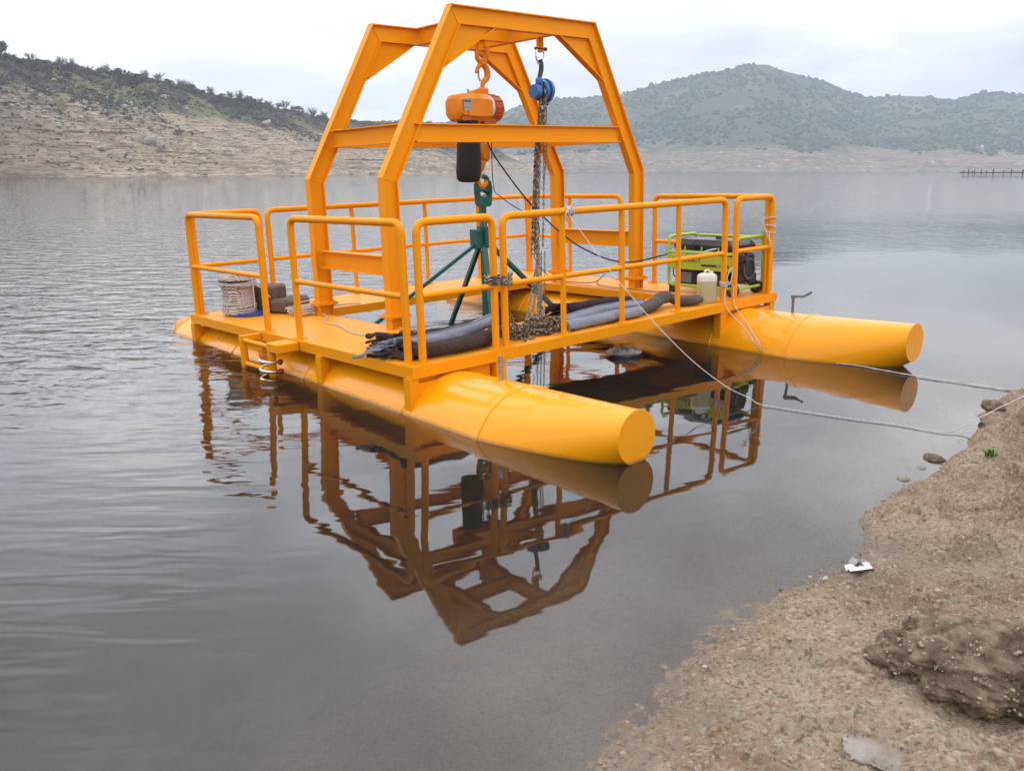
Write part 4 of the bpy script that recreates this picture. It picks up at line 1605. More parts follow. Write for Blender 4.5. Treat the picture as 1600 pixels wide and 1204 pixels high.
def portal(a):
    out, nor = mitre_pts(a)

    def off(k):
        """outline offset inward by k"""
        L_ = []
        for i in range(5):
            d = (out[i + 1] - out[i]).normalized()
            L_.append((out[i] + nor[i] * k, d))
        pts = [L_[0][0]]
        for i in range(4):
            pts.append(isect(L_[i][0], L_[i][1], L_[i + 1][0], L_[i + 1][1]))
        pts.append(out[5] + nor[4] * k)
        return pts
    tf = .011
    o0, o1, o2, o3 = off(0), off(tf), off(IH - tf), off(IH)
    names = ['leg', 'rafter', 'top_beam', 'rafter', 'leg']
    wy = Vector((0, 1, 0))
    for i in range(5):
        m_ = MB()
        for (A_, B_, w_) in ((o0, o1, .084), (o2, o3, .084), (o1, o2, .010)):
            m_.prism([A_[i] - wy * w_ / 2, A_[i + 1] - wy * w_ / 2, B_[i + 1] - wy * w_ / 2, B_[i] - wy * w_ / 2], wy * w_)
        m_.build(names[i], PT, gan)
    # weld beads at the knees
    for i in (1, 2, 3, 4):
        m_ = MB()
        m_.tube([o1[i] - wy * .007, o2[i] - wy * .007], .0035, 6)
        m_.tube([o0[i] - wy * .042, o0[i] + wy * .042], .003, 6)
        m_.build('weld_bead', PT, gan)
    # corner gussets under the top beam, with their edge flange
    for i, sgn in ((2, 1), (3, -1)):
        c0 = o3[i]
        dt = Vector((sgn, 0, 0))
        dr = (o3[i - 1] - o3[i]).normalized() if sgn > 0 else (o3[i + 1] - o3[i]).normalized()
        pa = c0 + dt * .42
        pb = c0 + dr * .44
        ca = c0 + dt * .035
        cb = c0 + dr * .035
        m_ = MB()
        m_.prism([ca - wy * .006, pa - wy * .006, pb - wy * .006, cb - wy * .006], wy * .012)
        g_ = m_.build('gusset', PT, gan)
        m_ = MB()
        ee = (pb - pa).normalized()
        nn = Vector((ee.z, 0, -ee.x))
        m_.prism([pa - wy * .040, pb - wy * .040, pb - wy * .040 + nn * .010 * sgn, pa - wy * .040 + nn * .010 * sgn], wy * .080)
        m_.build('gusset', PT, gan)
    # bolted splice plates near the feet
    for b0 in (BLo, BRo - IH):
        m_ = MB()
        m_.box((b0 + IH / 2, a, .452), (IH + .07, .15, .012))
        m_.box((b0 + IH / 2, a, .466), (IH + .07, .15, .012))
        for sx in (-1, 1):
            for sy in (-1, 1):
                m_.cyl((b0 + IH / 2 + sx * .085, a + sy * .055, .436), (b0 + IH / 2 + sx * .085, a + sy * .055, .486), .011, n=6)
        m_.build('splice_plate', PT, gan)
    return o3


portal(A1)
o3 = portal(A2)


def gbeam(p0, p1, name, h=.16):
    m_ = MB()
    m_.ibeam(p0, p1, (0, 0, 1), h, .082, .009, .011)
    m_.build(name, PT, gan)


def raf_b(z):        # outer b of the left rafter at height z
    return BLo + (BTL - BLo) * (z - ZK) / (ZT - ZK)


ZM = 2.02
bi = raf_b(ZM) + .175
for a in (A1, A2):
    gbeam((bi, a, ZM), (LB + .372 - bi, a, ZM), 'cross_beam')
for bb in (raf_b(ZM) + .085, LB + .372 - raf_b(ZM) - .085):
    gbeam((bb, A1 + .045, ZM), (bb, A2 - .045, ZM), 'side_beam')
for bb in (BLo + .08, BRo - .08):
    gbeam((bb, A1 + .045, .895), (bb, A2 - .045, .895), 'side_beam', .17)
ZB = ZT - .08
B1, B2 = 2.21, 2.93
AM = (A1 + A2) / 2
for bb in (B1, B2):
    gbeam((bb, A1 + .044, ZB), (bb, A2 - .044, ZB), 'top_tie')
gbeam((B1 + .043, AM, ZB), (B2 - .043, AM, ZB), 'top_tie')


def lug(b_, a_, w=.085, axis='b', h=.14):
    z0 = ZT - .16
    n = 8
    prof = [(-w / 2, z0), (w / 2, z0)] + [(w / 2 * math.cos(-PI * k / n), z0 - h + w / 2 + w / 2 * math.sin(-PI * k / n)) for k in range(n + 1)]
    m_ = MB()
    if axis == 'b':
        m_.prism([(b_ + x, a_ - .009, z) for x, z in prof], (0, .018, 0))
    else:
        m_.prism([(b_ - .009, a_ + x, z) for x, z in prof], (.018, 0, 0))
    return m_.build('lifting_lug', PT, gan)


LUGB, LUGA = 2.532, AM
BLA, BLB = 1.66, B2
lug(LUGB, LUGA)
lug(BLB, BLA, .085, 'b')
lug(B1, 2.30, .085, 'b')

# ---------------- boarding ladder on the left edge
lad = bpy.data.objects.new('boarding_ladder', None)
COL.objects.link(lad)
lad.parent = root
m_ = MB()
for a in (1.78, 2.30):
    m_.beam((-.015, a, HD - .035), (-.20, a, HD - .035), .05, .05)
m_.build('bracket', PT, lad)
m_ = MB()
m_.bbox((-.105, 1.70, HD - .045), (.20, .20, .075), .006)
m_.build('step_box', PT, lad)
for a in (1.78, 2.30):
    m_ = MB()
    m_.tube([(-.17, a, HD - .05), (-.17, a, -.45)], .034, 10)
    m_.build('rail', PT, lad, smooth=True, angle=50)
for z in (HD - .05, .09, -.06, -.25):
    m_ = MB()
    m_.tube([(-.17, 1.78, z), (-.17, 2.30, z)], .020, 10)
    m_.build('rung', PT, lad, smooth=True, angle=50)

# small pipe stubs on the floats
m_ = MB()
m_.tube([(.427, -.453, .20), (.427, -.453, .43)], .016, 10)
m_.tube([(.427, -.453, .36), (.427, -.453, .375)], .024, 10)
m_.build('vent_pipe', M['steel'], root, smooth=True, angle=40)
m_ = MB()
m_.tube(fillet([(4.19, -.50, .18), (4.19, -.50, .415), (4.262, -.575, .412), (4.30, -.63, .455)], .02, 4), .0135, 10)
m_.tube([(4.19, -.50, .395), (4.19, -.50, .425)], .022, 10)
m_.build('vent_crank', M['grey_metal'], root, smooth=True, angle=40)

# carabiner rings on the ladder post
for k, z in enumerate((.195, .135, .075)):
    tg = thing('hose_ring', ['upper', 'middle', 'lowest'][k] + ' of the three shiny rings with red ends hung on the ladder post', 'ring', (-.17, 1.78, z), 'shiny rings on the ladder post')
    m_ = MB()
    pts = []
    for i in range(15):
        a = math.radians(-35 - i * 19)
        pts.append((-.17 + .085 * math.cos(a) - .02, 1.78 + .075 * math.sin(a) , z + .05 * (i / 14 - .5) - .02 * k))
    m_.tube(pts, .0115, 8)
    m_.build('ring', M['shiny'], tg, (-.17, 1.78, z), True, 60)
    m_ = MB()
    p = Vector(pts[0])
    import bmesh as _b
    ico = [Vector(v_) * .030 + p for v_ in ICO_V]
    m_._add(ico, [tuple(f_) for f_ in ICO_F])
    m_.build('red_end', M['red'], tg, (-.17, 1.78, z), True)

# ================================================================== text helper
def text_mesh(s, size, mat, parent, mtx, name='lettering', depth=.0006, bold=0.0):
    cu = bpy.data.curves.new(name, 'FONT')
    cu.body = s
    cu.size = size
    cu.extrude = depth
    cu.offset = bold
    cu.resolution_u = 2
    tmp = bpy.data.objects.new('tmp_text', cu)
    COL.objects.link(tmp)
    dg = bpy.context.evaluated_depsgraph_get()
    me = bpy.data.meshes.new_from_object(tmp.evaluated_get(dg))
    bpy.data.objects.remove(tmp)
    bpy.data.curves.remove(cu)
    me.materials.clear()
    me.materials.append(mat)
    o = bpy.data.objects.new(name, me)
    COL.objects.link(o)
    o.parent = parent
    o.matrix_local = mtx
    return o


# ================================================================== hook helper (in local b-z plane)
def hook_pts(c, R, a, open_=True):
    """a J hook below point c"""
    cx_, cz_ = c
    pts = [(cx_, cz_ + R * 1.9), (cx_ + R * .15, cz_ + R * 1.45), (cx_ + R * .75, cz_ + R * .85)]
    for k in range(9):
        an = math.radians(40 - k * 29)
        pts.append((cx_ + R * math.cos(an), cz_ + R * math.sin(an)))
    return [Vector((x, a, z)) for x, z in pts]


# ================================================================== electric chain hoist
EH = (LUGB, LUGA, 2.32)
eh = thing('electric_hoist', 'orange electric chain hoist with black chain bag hanging from the centre of the gantry', 'hoist', EH)
HP = M['hoist']


def eb(m_, name, mat=None, smooth=True, angle=40, par=None):
    return m_.build(name, mat or HP, par or eh, EH, smooth, angle)


# suspension: shackle-like top fitting and hook
m_ = MB()
m_.tube(smooth_path([(LUGB - .055, LUGA, 2.86), (LUGB - .060, LUGA, 2.78), (LUGB - .02, LUGA, 2.735), (LUGB + .03, LUGA, 2.745)], 4), .024, 8)
m_.tube(smooth_path([(LUGB + .045, LUGA - .02, 2.89), (LUGB + .055, LUGA - .02, 2.82), (LUGB + .03, LUGA, 2.75)], 4), .026, 8)
m_.tube([(LUGB - .06, LUGA, 2.853), (LUGB + .06, LUGA - .02, 2.853)], .016, 8)
m_.bbox((LUGB + .005, LUGA, 2.735), (.09, .07, .07), .015)
eb(m_, 'shackle', M['hoist'])
m_ = MB()
m_.tube(smooth_path([(LUGB - .01, LUGA, 2.47), (LUGB + .005, LUGA, 2.54), (LUGB + .062, LUGA, 2.60), (LUGB + .055, LUGA, 2.68), (LUGB - .005, LUGA, 2.715), (LUGB - .06, LUGA, 2.675), (LUGB - .075, LUGA, 2.63)], 5), .024, 10,
        rfun=lambda t_: .75 + .6 * math.sin(PI * min(1, t_ * 1.15)))
hk = eb(m_, 'hook', M['hoist'])
m_ = MB()
m_.tube([(LUGB - .045, LUGA, 2.66), (LUGB - .052, LUGA, 2.60), (LUGB - .03, LUGA, 2.555)], .010, 6)
eb(m_, 'latch', M['steel'], par=hk)
m_ = MB()
m_.bbox((LUGB - .005, LUGA, 2.445), (.12, .09, .10), .02)
m_.cyl((LUGB - .10, LUGA - .05, 2.40), (LUGB - .10, LUGA + .05, 2.40), .075, n=18)
eb(m_, 'top_yoke')
# body: long axis across (b), octagonal shell
def octring(b_, hw, zt_, zb, ch):
    a0 = LUGA
    return [Vector((b_, a0 - hw, zb + ch)), Vector((b_, a0 - hw + ch, zb)), Vector((b_, a0 + hw - ch, zb)), Vector((b_, a0 + hw, zb + ch)),
            Vector((b_, a0 + hw, zt_ - ch)), Vector((b_, a0 + hw - ch, zt_)), Vector((b_, a0 - hw + ch, zt_)), Vector((b_, a0 - hw, zt_ - ch))]


m_ = MB()
m_.loft([octring(2.125, .095, 2.375, 2.225, .03), octring(2.145, .128, 2.41, 2.185, .05), octring(2.20, .140, 2.425, 2.165, .055), octring(2.34, .142, 2.43, 2.155, .055), octring(2.50, .142, 2.425, 2.160, .055), octring(2.545, .13, 2.41, 2.175, .05)])
body = eb(m_, 'gearbox_cover', HP, True, 28)
m_ = MB()
m_.box((2.285, LUGA - .143, 2.235), (.14, .02, .05))
eb(m_, 'side_rib', HP, par=body)
m_ = MB()
m_.box((2.20, LUGA - .135, 2.185), (.10, .02, .035))
eb(m_, 'cooling_slot', M['hoist_dark'], par=body)
m_ = MB()
m_.tube([(2.33, LUGA, 2.425), (2.33, LUGA, 2.475), (2.345, LUGA, 2.475), (2.345, LUGA, 2.425)], .006, 6)
eb(m_, 'lift_eye', M['steel'])
m_ = MB()
m_.cyl((2.545, LUGA, 2.30), (2.585, LUGA, 2.30), .125, .125, 24)
eb(m_, 'spacer', M['white'], True, 40)
m_ = MB()
m_.cyl((2.585, LUGA, 2.295), (2.70, LUGA, 2.295), .135, .128, 20)
m_.cyl((2.70, LUGA, 2.295), (2.74, LUGA, 2.295), .128, .085, 20)
mo = eb(m_, 'motor_cover', M['hoist_dark'], True, 30)
m_ = MB()
for k in range(12):
    a = 2 * PI * k / 12
    m_.beam((2.60, LUGA + .137 * math.cos(a), 2.295 + .137 * math.sin(a)), (2.695, LUGA + .131 * math.cos(a), 2.295 + .131 * math.sin(a)), .010, .012)
eb(m_, 'cooling_fin', M['hoist_dark'], par=mo)
m_ = MB()
m_.bbox((2.53, LUGA - .06, 2.16), (.16, .10, .07), .015)
eb(m_, 'chain_guide', M['hoist_dark'])
# name plate with its print
m_ = MB()
m_.box((2.212, LUGA - .1435, 2.312), (.105, .004, .115))
npl = eb(m_, 'name_plate', M['plate'])
rotz = Matrix.Rotation(PI / 2, 4, 'X')
text_mesh('AIRFOR', .030, M['ink'], npl, Matrix.Translation((2.165 - EH[0], LUGA - .1458 - EH[1], 2.335 - EH[2])) @ rotz @ Matrix.Diagonal((.80, 1.15, 1, 1)), bold=.0008)
text_mesh('2 Tn  V', .022, M['ink'], npl, Matrix.Translation((2.171 - EH[0], LUGA - .1458 - EH[1], 2.280 - EH[2])) @ rotz)
# load chain, bottom block and hook
m_ = MB()
m_.link_chain([(2.47, LUGA - .02, 2.14), (2.47, LUGA - .02, 1.97)], .036, .024, .0045)
m_.link_chain([(2.52, LUGA - .02, 2.14), (2.52, LUGA - .02, 1.97)], .036, .024, .0045)
eb(m_, 'load_chain', M['chain'])
m_ = MB()
m_.bbox((2.495, LUGA - .02, 1.875), (.135, .10, .20), .03)
m_.bbox((2.462, LUGA - .02, 1.765), (.085, .08, .07), .02)
m_.cyl((2.455, LUGA - .02, 1.745), (2.455, LUGA - .02, 1.685), .040, .034, 12)
eb(m_, 'bottom_block')
m_ = MB()
m_.tube(smooth_path([(2.450, LUGA - .02, 1.70), (2.425, LUGA - .02, 1.66), (2.398, LUGA - .02, 1.615), (2.408, LUGA - .02, 1.555), (2.458, LUGA - .02, 1.528), (2.508, LUGA - .02, 1.555), (2.522, LUGA - .02, 1.60)], 5), .030, 10,
        rfun=lambda t_: .8 + .35 * math.sin(PI * t_) - .5 * max(0, t_ - .8))
eb(m_, 'hook')
# bag
n = 20
rings = []
for z, r, dx in ((2.17, .105, 0), (2.02, .116, 0), (1.90, .118, -.004), (1.78, .124, -.012), (1.68, .127, -.016), (1.62, .122, -.018), (1.585, .10, -.018), (1.575, .05, -.018)):
    rings.append([Vector((2.305 + dx + r * 1.06 * math.cos(2 * PI * j / n) * (1 + .03 * math.sin(5 * 2 * PI * j / n + z * 20)), LUGA - .02 + r * .9 * math.sin(2 * PI * j / n) * (1 + .03 * math.cos(7 * 2 * PI * j / n + z * 14)), z)) for j in range(n)])
m_ = MB()
m_.loft(rings[::-1])
eb(m_, 'chain_bag', M['bag'], True)

# ================================================================== blue hand chain hoist
BH = (BLB, BLA, 2.45)
bh = thing('hand_chain_hoist', 'blue hand chain hoist hanging from a shackle at the top of the gantry', 'hoist', BH)


def bb_(m_, name, mat, smooth=True, angle=40, par=None):
    return m_.build(name, mat, par or bh, BH, smooth, angle)


m_ = MB()
pts = [(BLB - .045, BLA, 2.835), (BLB - .055, BLA, 2.77), (BLB - .035, BLA, 2.715), (BLB, BLA, 2.695), (BLB + .035, BLA, 2.715), (BLB + .055, BLA, 2.77), (BLB + .045, BLA, 2.835)]
m_.tube(smooth_path(pts, 4), .011, 8)
sh = bb_(m_, 'shackle', M['shiny'])
m_ = MB()
m_.cyl((BLB - .07, BLA, 2.84), (BLB + .065, BLA, 2.84), .013, n=10)
m_.cyl((BLB + .065, BLA, 2.84), (BLB + .085, BLA, 2.84), .020, n=6)
bb_(m_, 'pin', M['rust'], par=sh)
m_ = MB()
m_.tube(smooth_path([(BLB, BLA, 2.74), (BLB + .012, BLA, 2.70), (BLB + .010, BLA, 2.64), (BLB - .010, BLA, 2.585), (BLB - .018, BLA, 2.54)], 5), .024, 10, rfun=lambda t_: .75 + .6 * t_ * (1 - t_) * 2)
bb_(m_, 'hook', M['darkmetal'])
m_ = MB()
m_.bbox((BLB - .02, BLA, 2.535), (.065, .07, .07), .015)
bb_(m_, 'neck', M['blue'])
m_ = MB()
m_.cyl((BLB - .105, BLA, 2.435), (BLB - .042, BLA, 2.435), .066, .070, 26)
bb_(m_, 'gear_case', M['blue'])
m_ = MB()
m_.bbox((BLB - .022, BLA, 2.44), (.036, .11, .18), .016)
m_.bbox((BLB + .040, BLA, 2.42), (.026, .10, .15), .014)
bb_(m_, 'side_plate', M['darkmetal'])
m_ = MB()
m_.cyl((BLB + .0, BLA, 2.44), (BLB + .027, BLA, 2.44), .100, .108, 30)
m_.cyl((BLB + .055, BLA, 2.445), (BLB + .092, BLA, 2.445), .118, .112, 30)
m_.cyl((BLB + .092, BLA, 2.445), (BLB + .100, BLA, 2.445), .112, .08, 30)
hw_ = bb_(m_, 'hand_wheel_cover', M['blue'])
m_ = MB()
for k in range(5):
    a = 2 * PI * k / 5 + .3
    m_.cyl((BLB + .093, BLA + .09 * math.cos(a), 2.445 + .09 * math.sin(a)), (BLB + .108, BLA + .09 * math.cos(a), 2.445 + .09 * math.sin(a)), .008, n=6)
m_.bbox((BLB + .045, BLA, 2.325), (.07, .08, .04), .01)
bb_(m_, 'bolt_set', M['darkmetal'], par=hw_)
# load chain and hand chain: many strands bundled down to the crosswalk
rc = random.Random(21)
m_ = MB()
m_.link_chain([(BLB - .022, BLA - .09, 2.50), (BLB - .022, BLA - .09, 2.30), (BLB - .015, BLA - .06, 2.0)], .046, .030, .0055)
for k in range(10):
    oa = rc.uniform(-.075, .075); ob = rc.uniform(-.050, .046)
    zt_ = 2.36 if k < 4 else 2.26
    zb = .78 + rc.uniform(-.08, .22)
    path = [(BLB - .02 + ob * .5 + (.0 if k < 5 else .03), BLA - .03 + oa * .5, zt_), (BLB - .035 + ob * .8, BLA + oa, 1.9), (BLB - .06 + ob * 1.3, BLA + oa, 1.4), (BLB - .085 + ob * 1.4, BLA + oa * 1.1, 1.0), (BLB - .09 + ob * 1.5, BLA + oa, zb)]
    m_.link_chain(smooth_path(path, 5), .038, .026, .0055, .14)
bb_(m_, 'load_chain', M['chain'], False)['kind'] = 'stuff'
m_ = MB()
m_.link_chain([(BLB + .075, BLA, 2.33), (BLB + .07, BLA, 2.05), (BLB + .06, BLA, 1.8), (BLB + .02, BLA, 1.55)], .030, .020, .0036, .08)
bb_(m_, 'hand_chain', M['chain'], False)['kind'] = 'stuff'
# slack strands fanning from the bundle over to the heap on the front crosswalk
m_ = MB()
for k in range(7):
    ob = rc.uniform(-.05, .05)
    en_ = Vector((1.44 + rc.uniform(-.14, .22), .34 + rc.uniform(-.05, .08), HD + rc.uniform(.03, .09)))
    st_ = Vector((BLB - .09 + ob, BLA + ob * .6, .86 + rc.uniform(-.06, .1)))
    path = [st_.lerp(en_, q_) + Vector((0, 0, -rc.uniform(.05, .14) * math.sin(PI * q_))) for q_ in (0, .2, .4, .6, .8, 1)]
    m_.link_chain(smooth_path(path, 5), .038, .026, .0052, .14)
for k in range(3):
    x = BLB - .06 + .05 * k
    m_.link_chain([(x, BLA + .03, .85), (x + .01, BLA + .05, .35), (x, BLA + .05, -.1)], .032, .021, .004, .06)
bb_(m_, 'slack_chain', M['chain'], False)['kind'] = 'stuff'

# heap of chain on the front crosswalk
m_ = MB()
for k in range(600):
    u = rc.random() ** .8
    t_ = rc.uniform(-1, 1)
    bx_ = 1.58 + t_ * .43
    hgt_ = .125 * (1 - t_ * t_) * (1 - .3 * t_)
    ay = .30 + rc.gauss(0, .075)
    zz = HD + .008 + rc.random() * max(.015, hgt_ * (1 - ((ay - .30) / .22) ** 2))
    m_.one_link((bx_, ay, zz), (rc.gauss(0, 1), rc.gauss(0, 1), rc.gauss(0, .45)), rc.uniform(0, PI), .040, .027, .0054)
for k in range(9):
    p = Vector((1.25 + rc.uniform(0, .5), .18 + rc.uniform(0, .2), HD + .01))
    path = [p]
    for i in range(6):
        path.append(path[-1] + Vector((rc.uniform(-.10, .10), rc.uniform(-.06, .06), rc.uniform(0, .014))))
    m_.link_chain(smooth_path(path, 3), .040, .027, .0054, .15)
single(m_, 'chain_heap', M['chain'], 'heap of rusty steel chain lying on the front crosswalk between the fabric bundles', 'chain', (1.5, .3, HD), smooth=False)['kind'] = 'stuff'

# chain lashed round the two posts at the gate, with its hanging tail
m_ = MB()
for k in range(3):
    z = RM + .015 + .028 * k
    pts = []
    for i in range(25):
        a = 2 * PI * i / 24
        pts.append((.884 + .125 * math.cos(a), e_ + .048 * math.sin(a), z + .008 * math.sin(a * 2 + k)))
    m_.link_chain(pts, .046, .031, .0068, .06)
for k in range(5):
    x0_ = .965 + .012 * k
    path = [(x0_, e_ + .05, RM + .02), (x0_ + .01, e_ + .06, RM - .2), (x0_ + .03 + .02 * k, e_ + .10, HD + .16), (x0_ + .14 + .03 * k, e_ + .16, HD + .02)]
    m_.link_chain(smooth_path(path, 6), .042, .028, .0060, .10)
m_.link_chain(smooth_path([(.86, e_ + .05, RM + .02), (.855, e_ + .06, RM - .25), (.87, e_ + .07, HD + .02)], 6), .036, .024, .0045, .1)
single(m_, 'gate_chain', M['chain'], 'chain wound round two rail posts of the front gate with its ends hanging', 'chain', (.884, e_, RM), smooth=False)

# ================================================================== green lifting frame
GL = (2.455, LUGA, 1.0)
gf = thing('lifting_frame', 'dark green steel lifting frame with four slanting legs hanging from the electric hoist', 'lifting frame', GL)
GM = M['green']


def gb(m_, name, smooth=True, angle=40, mat=None):
    return m_.build(name, mat or GM, gf, GL, smooth, angle)


m_ = MB()
ga = LUGA - .02
m_.tube(smooth_path([(2.395, ga, 1.42), (2.385, ga, 1.50), (2.405, ga, 1.575)], 4), .030, 10)
m_.tube(smooth_path([(2.405, ga, 1.42), (2.40, ga, 1.48), (2.46, ga, 1.50), (2.525, ga, 1.48), (2.545, ga, 1.54), (2.52, ga, 1.61), (2.475, ga, 1.63)], 5), .026, 10)
m_.prism([(2.375, ga - .035, 1.56), (2.41, ga - .035, 1.44), (2.47, ga - .035, 1.42), (2.53, ga - .035, 1.46), (2.55, ga - .035, 1.58), (2.57, ga - .035, 1.50), (2.55, ga - .035, 1.34), (2.52, ga - .035, 1.325), (2.42, ga - .035, 1.325), (2.385, ga - .035, 1.36)], (0, .07, 0))
gb(m_, 'lifting_eye', True, 30)
m_ = MB()
m_.beam((2.455, ga, 1.33), (2.455, ga, 1.05), .055, .055, (0, 1, 0))
m_.beam((2.455, ga, .88), (2.455, ga, -.5), .055, .055, (0, 1, 0))
gb(m_, 'mast', False)
m_ = MB()
m_.cyl((2.455, ga, 1.13), (2.455, ga, 1.19), .034, n=14)
gb(m_, 'collar', True, 40, M['grey_metal'])
m_ = MB()
m_.bbox((2.42, ga, 1.005), (.21, .12, .20), .006)
m_.box((2.47, ga - .03, 1.03), (.14, .14, .20))
gb(m_, 'head_box', False)
for (p0, p1, w_) in [((2.36, ga, .96), (1.10, ga + .35, .13), .036), ((2.52, ga, .95), (3.75, ga + .05, -.05), .042), ((2.42, ga - .05, .93), (2.20, ga - .45, -.25), .050), ((2.45, ga + .05, .95), (2.60, ga + .8, .0), .042)]:
    m_ = MB()
    m_.beam(p0, p1, w_, w_)
    gb(m_, 'leg', False)

# ================================================================== generator
G0 = (4.40, .56, HD)
ge = thing('generator', 'lime green framed petrol generator with black tank standing on the right deck', 'generator', G0)


def gg(m_, name, mat, smooth=True, angle=40, par=None):
    return m_.build(name, mat, par or ge, G0, smooth, angle)


gb0, gb1, ga0, ga1 = 4.16, 4.655, .14, .985
zt0, zb0 = HD + .60, HD + .085
for bb, nm in ((gb0, 'frame_hoop'), (gb1, 'frame_hoop')):
    m_ = MB()
    loop = fillet([(bb, (ga0 + ga1) / 2, zb0), (bb, ga1, zb0), (bb, ga1, zt0 - .02), (bb, ga0, zt0 - .02), (bb, ga0, zb0), (bb, (ga0 + ga1) / 2, zb0)], .07, 5)
    if bb == gb0:   # the front hoop's top is open: handles only
        loop = fillet([(bb, (ga0 + ga1) / 2, zb0), (bb, ga1, zb0), (bb, ga1, zt0 - .16), ], .07, 5)
        m_.tube(loop, .017, 10)
        loop = fillet([(bb, (ga0 + ga1) / 2, zb0), (bb, ga0, zb0), (bb, ga0, zt0 - .16)], .07, 5)
    m_.tube(loop, .017, 10)
    gg(m_, nm, M['lime'], True, 50)
for aa, dz in ((ga0, 0), (ga1, 0)):
    m_ = MB()
    m_.tube(fillet([(gb0, aa, zt0 - .17), (gb0, aa, zt0), (gb1, aa, zt0), (gb1, aa, zt0 - .17)], .06, 5), .017, 10)
    gg(m_, 'handle', M['lime'], True, 50)
    m_ = MB()
    m_.tube([(gb0, aa, zb0), (gb1, aa, zb0)], .015, 10)
    gg(m_, 'frame_rail', M['lime'], True, 50)
m_ = MB()
m_.tube([(gb0, ga0, zt0 - .165), (gb0, ga1, zt0 - .165)], .016, 10)
gg(m_, 'frame_rail', M['lime'], True, 50)
for k in (.25, .5, .75):
    m_ = MB()
    m_.tube([(gb0, ga0 + (ga1 - ga0) * k, zt0 - .165), (gb0, ga0 + (ga1 - ga0) * k, zt0 - .10)], .009, 8)
    gg(m_, 'frame_stud', M['lime'], True, 50)
m_ = MB()
m_.bbox((gb0 - .012, (ga0 + ga1) / 2, HD + .335), (.014, ga1 - ga0 - .01, .155), .004)
pn = gg(m_, 'front_panel', M['lime'], False)
m_ = MB()
m_.box((gb0 - .0205, .38, HD + .312), (.002, .34, .022))
gg(m_, 'black_stripe', M['ink'], False, par=pn)
# lettering faces -b; text x runs along -a
rt = Matrix(((0, 0, -1, 0), (-1, 0, 0, 0), (0, 1, 0, 0), (0, 0, 0, 1)))
text_mesh('GENPOWATT', .082, M['ink'], pn, Matrix.Translation((gb0 - .0205 - G0[0], ga1 - .055 - G0[1], .335)) @ rt @ Matrix.Diagonal((.72, .78, 1, 1)), bold=.0015)
text_mesh('GBL 3500 T', .024, M['white'], pn, Matrix.Translation((gb0 - .0225 - G0[0], .36 - G0[1], -.043 + .347 - .0)) @ rt)
m_ = MB()
m_.bbox((4.45, (ga0 + ga1) / 2, HD + .335), (.32, .25, .15), .02)
gg(m_, 'control_box', M['black'])
m_ = MB()
for k in range(1):
    tr0 = [Vector((b_, a_, z)) for b_, a_, z in ((4.20, .24, HD + .47), (4.62, .24, HD + .47), (4.62, .92, HD + .47), (4.20, .92, HD + .47))]
m_.loft([[Vector((4.21, .25, HD + .455)), Vector((4.61, .25, HD + .455)), Vector((4.61, .91, HD + .455)), Vector((4.21, .91, HD + .455))],
         [Vector((4.19, .22, HD + .475)), Vector((4.63, .22, HD + .475)), Vector((4.63, .94, HD + .475)), Vector((4.19, .94, HD + .475))],
         [Vector((4.19, .22, HD + .515)), Vector((4.63, .22, HD + .515)), Vector((4.63, .94, HD + .515)), Vector((4.19, .94, HD + .515))],
         [Vector((4.23, .27, HD + .57)), Vector((4.58, .27, HD + .57)), Vector((4.58, .90, HD + .57)), Vector((4.23, .90, HD + .57))]])
tk = gg(m_, 'fuel_tank', M['tank'], True, 30)
m_ = MB()
m_.cyl((4.42, .52, HD + .57), (4.42, .52, HD + .60), .045, .04, 16)
gg(m_, 'filler_cap', M['black'], par=tk)
m_ = MB()
m_.cyl((4.42, .20, HD + .285), (4.42, .43, HD + .285), .120, .135, 26)
m_.bbox((4.42, .34, HD + .20), (.30, .26, .16), .02)
m_.bbox((4.52, .30, HD + .36), (.16, .22, .13), .025)
m_.bbox((4.33, .24, HD + .385), (.10, .16, .10), .02)
m_.cyl((4.30, .16, HD + .20), (4.30, .30, HD + .20), .050, .055, 14)
m_.bbox((4.50, .17, HD + .17), (.13, .05, .11), .015)
m_.cyl((4.36, .135, HD + .34), (4.36, .20, HD + .34), .030, n=12)
for k in range(5):
    m_.cyl((4.42, .45 + .022 * k, HD + .30), (4.42, .458 + .022 * k, HD + .30), .115, n=20)
en = gg(m_, 'engine', M['engine'], True, 35)
m_ = MB()
m_.cyl((4.42, .155, HD + .265), (4.42, .20, HD + .265), .115, .140, 11)
gg(m_, 'recoil_cover', M['engine'], True, 35, par=en)
m_ = MB()
m_.box((4.30, .1935, HD + .385), (.10, .003, .035))
gg(m_, 'label_plate', M['white'], False, par=en)
m_ = MB()
for k in range(16):
    a = 2 * PI * k / 16
    m_.box((4.42 + .10 * math.cos(a), .147, HD + .275 + .10 * math.sin(a)), (.012, .006, .05), Matrix.Rotation(-a, 3, 'Y'))
gg(m_, 'recoil_slot', M['grey_metal'], False, par=en)
m_ = MB()
m_.cyl((4.42, .58, HD + .27), (4.42, .83, HD + .27), .125, .120, 24)
gg(m_, 'alternator', M['grey_metal'], True, 35)
m_ = MB()
m_.bbox((4.25, .76, HD + .19), (.16, .22, .20), .015)
bt = gg(m_, 'battery', M['black'], True, 30)
m_ = MB()
m_.box((4.168, .76, HD + .17), (.003, .14, .11))
m_.box((4.25, .76, HD + .291), (.10, .17, .012))
gg(m_, 'battery_label', M['grey_metal'], False, par=bt)
m_ = MB()
m_.bbox((4.23, .38, HD + .17), (.10, .18, .15), .02)
gg(m_, 'air_filter', M['black'], True, 30)
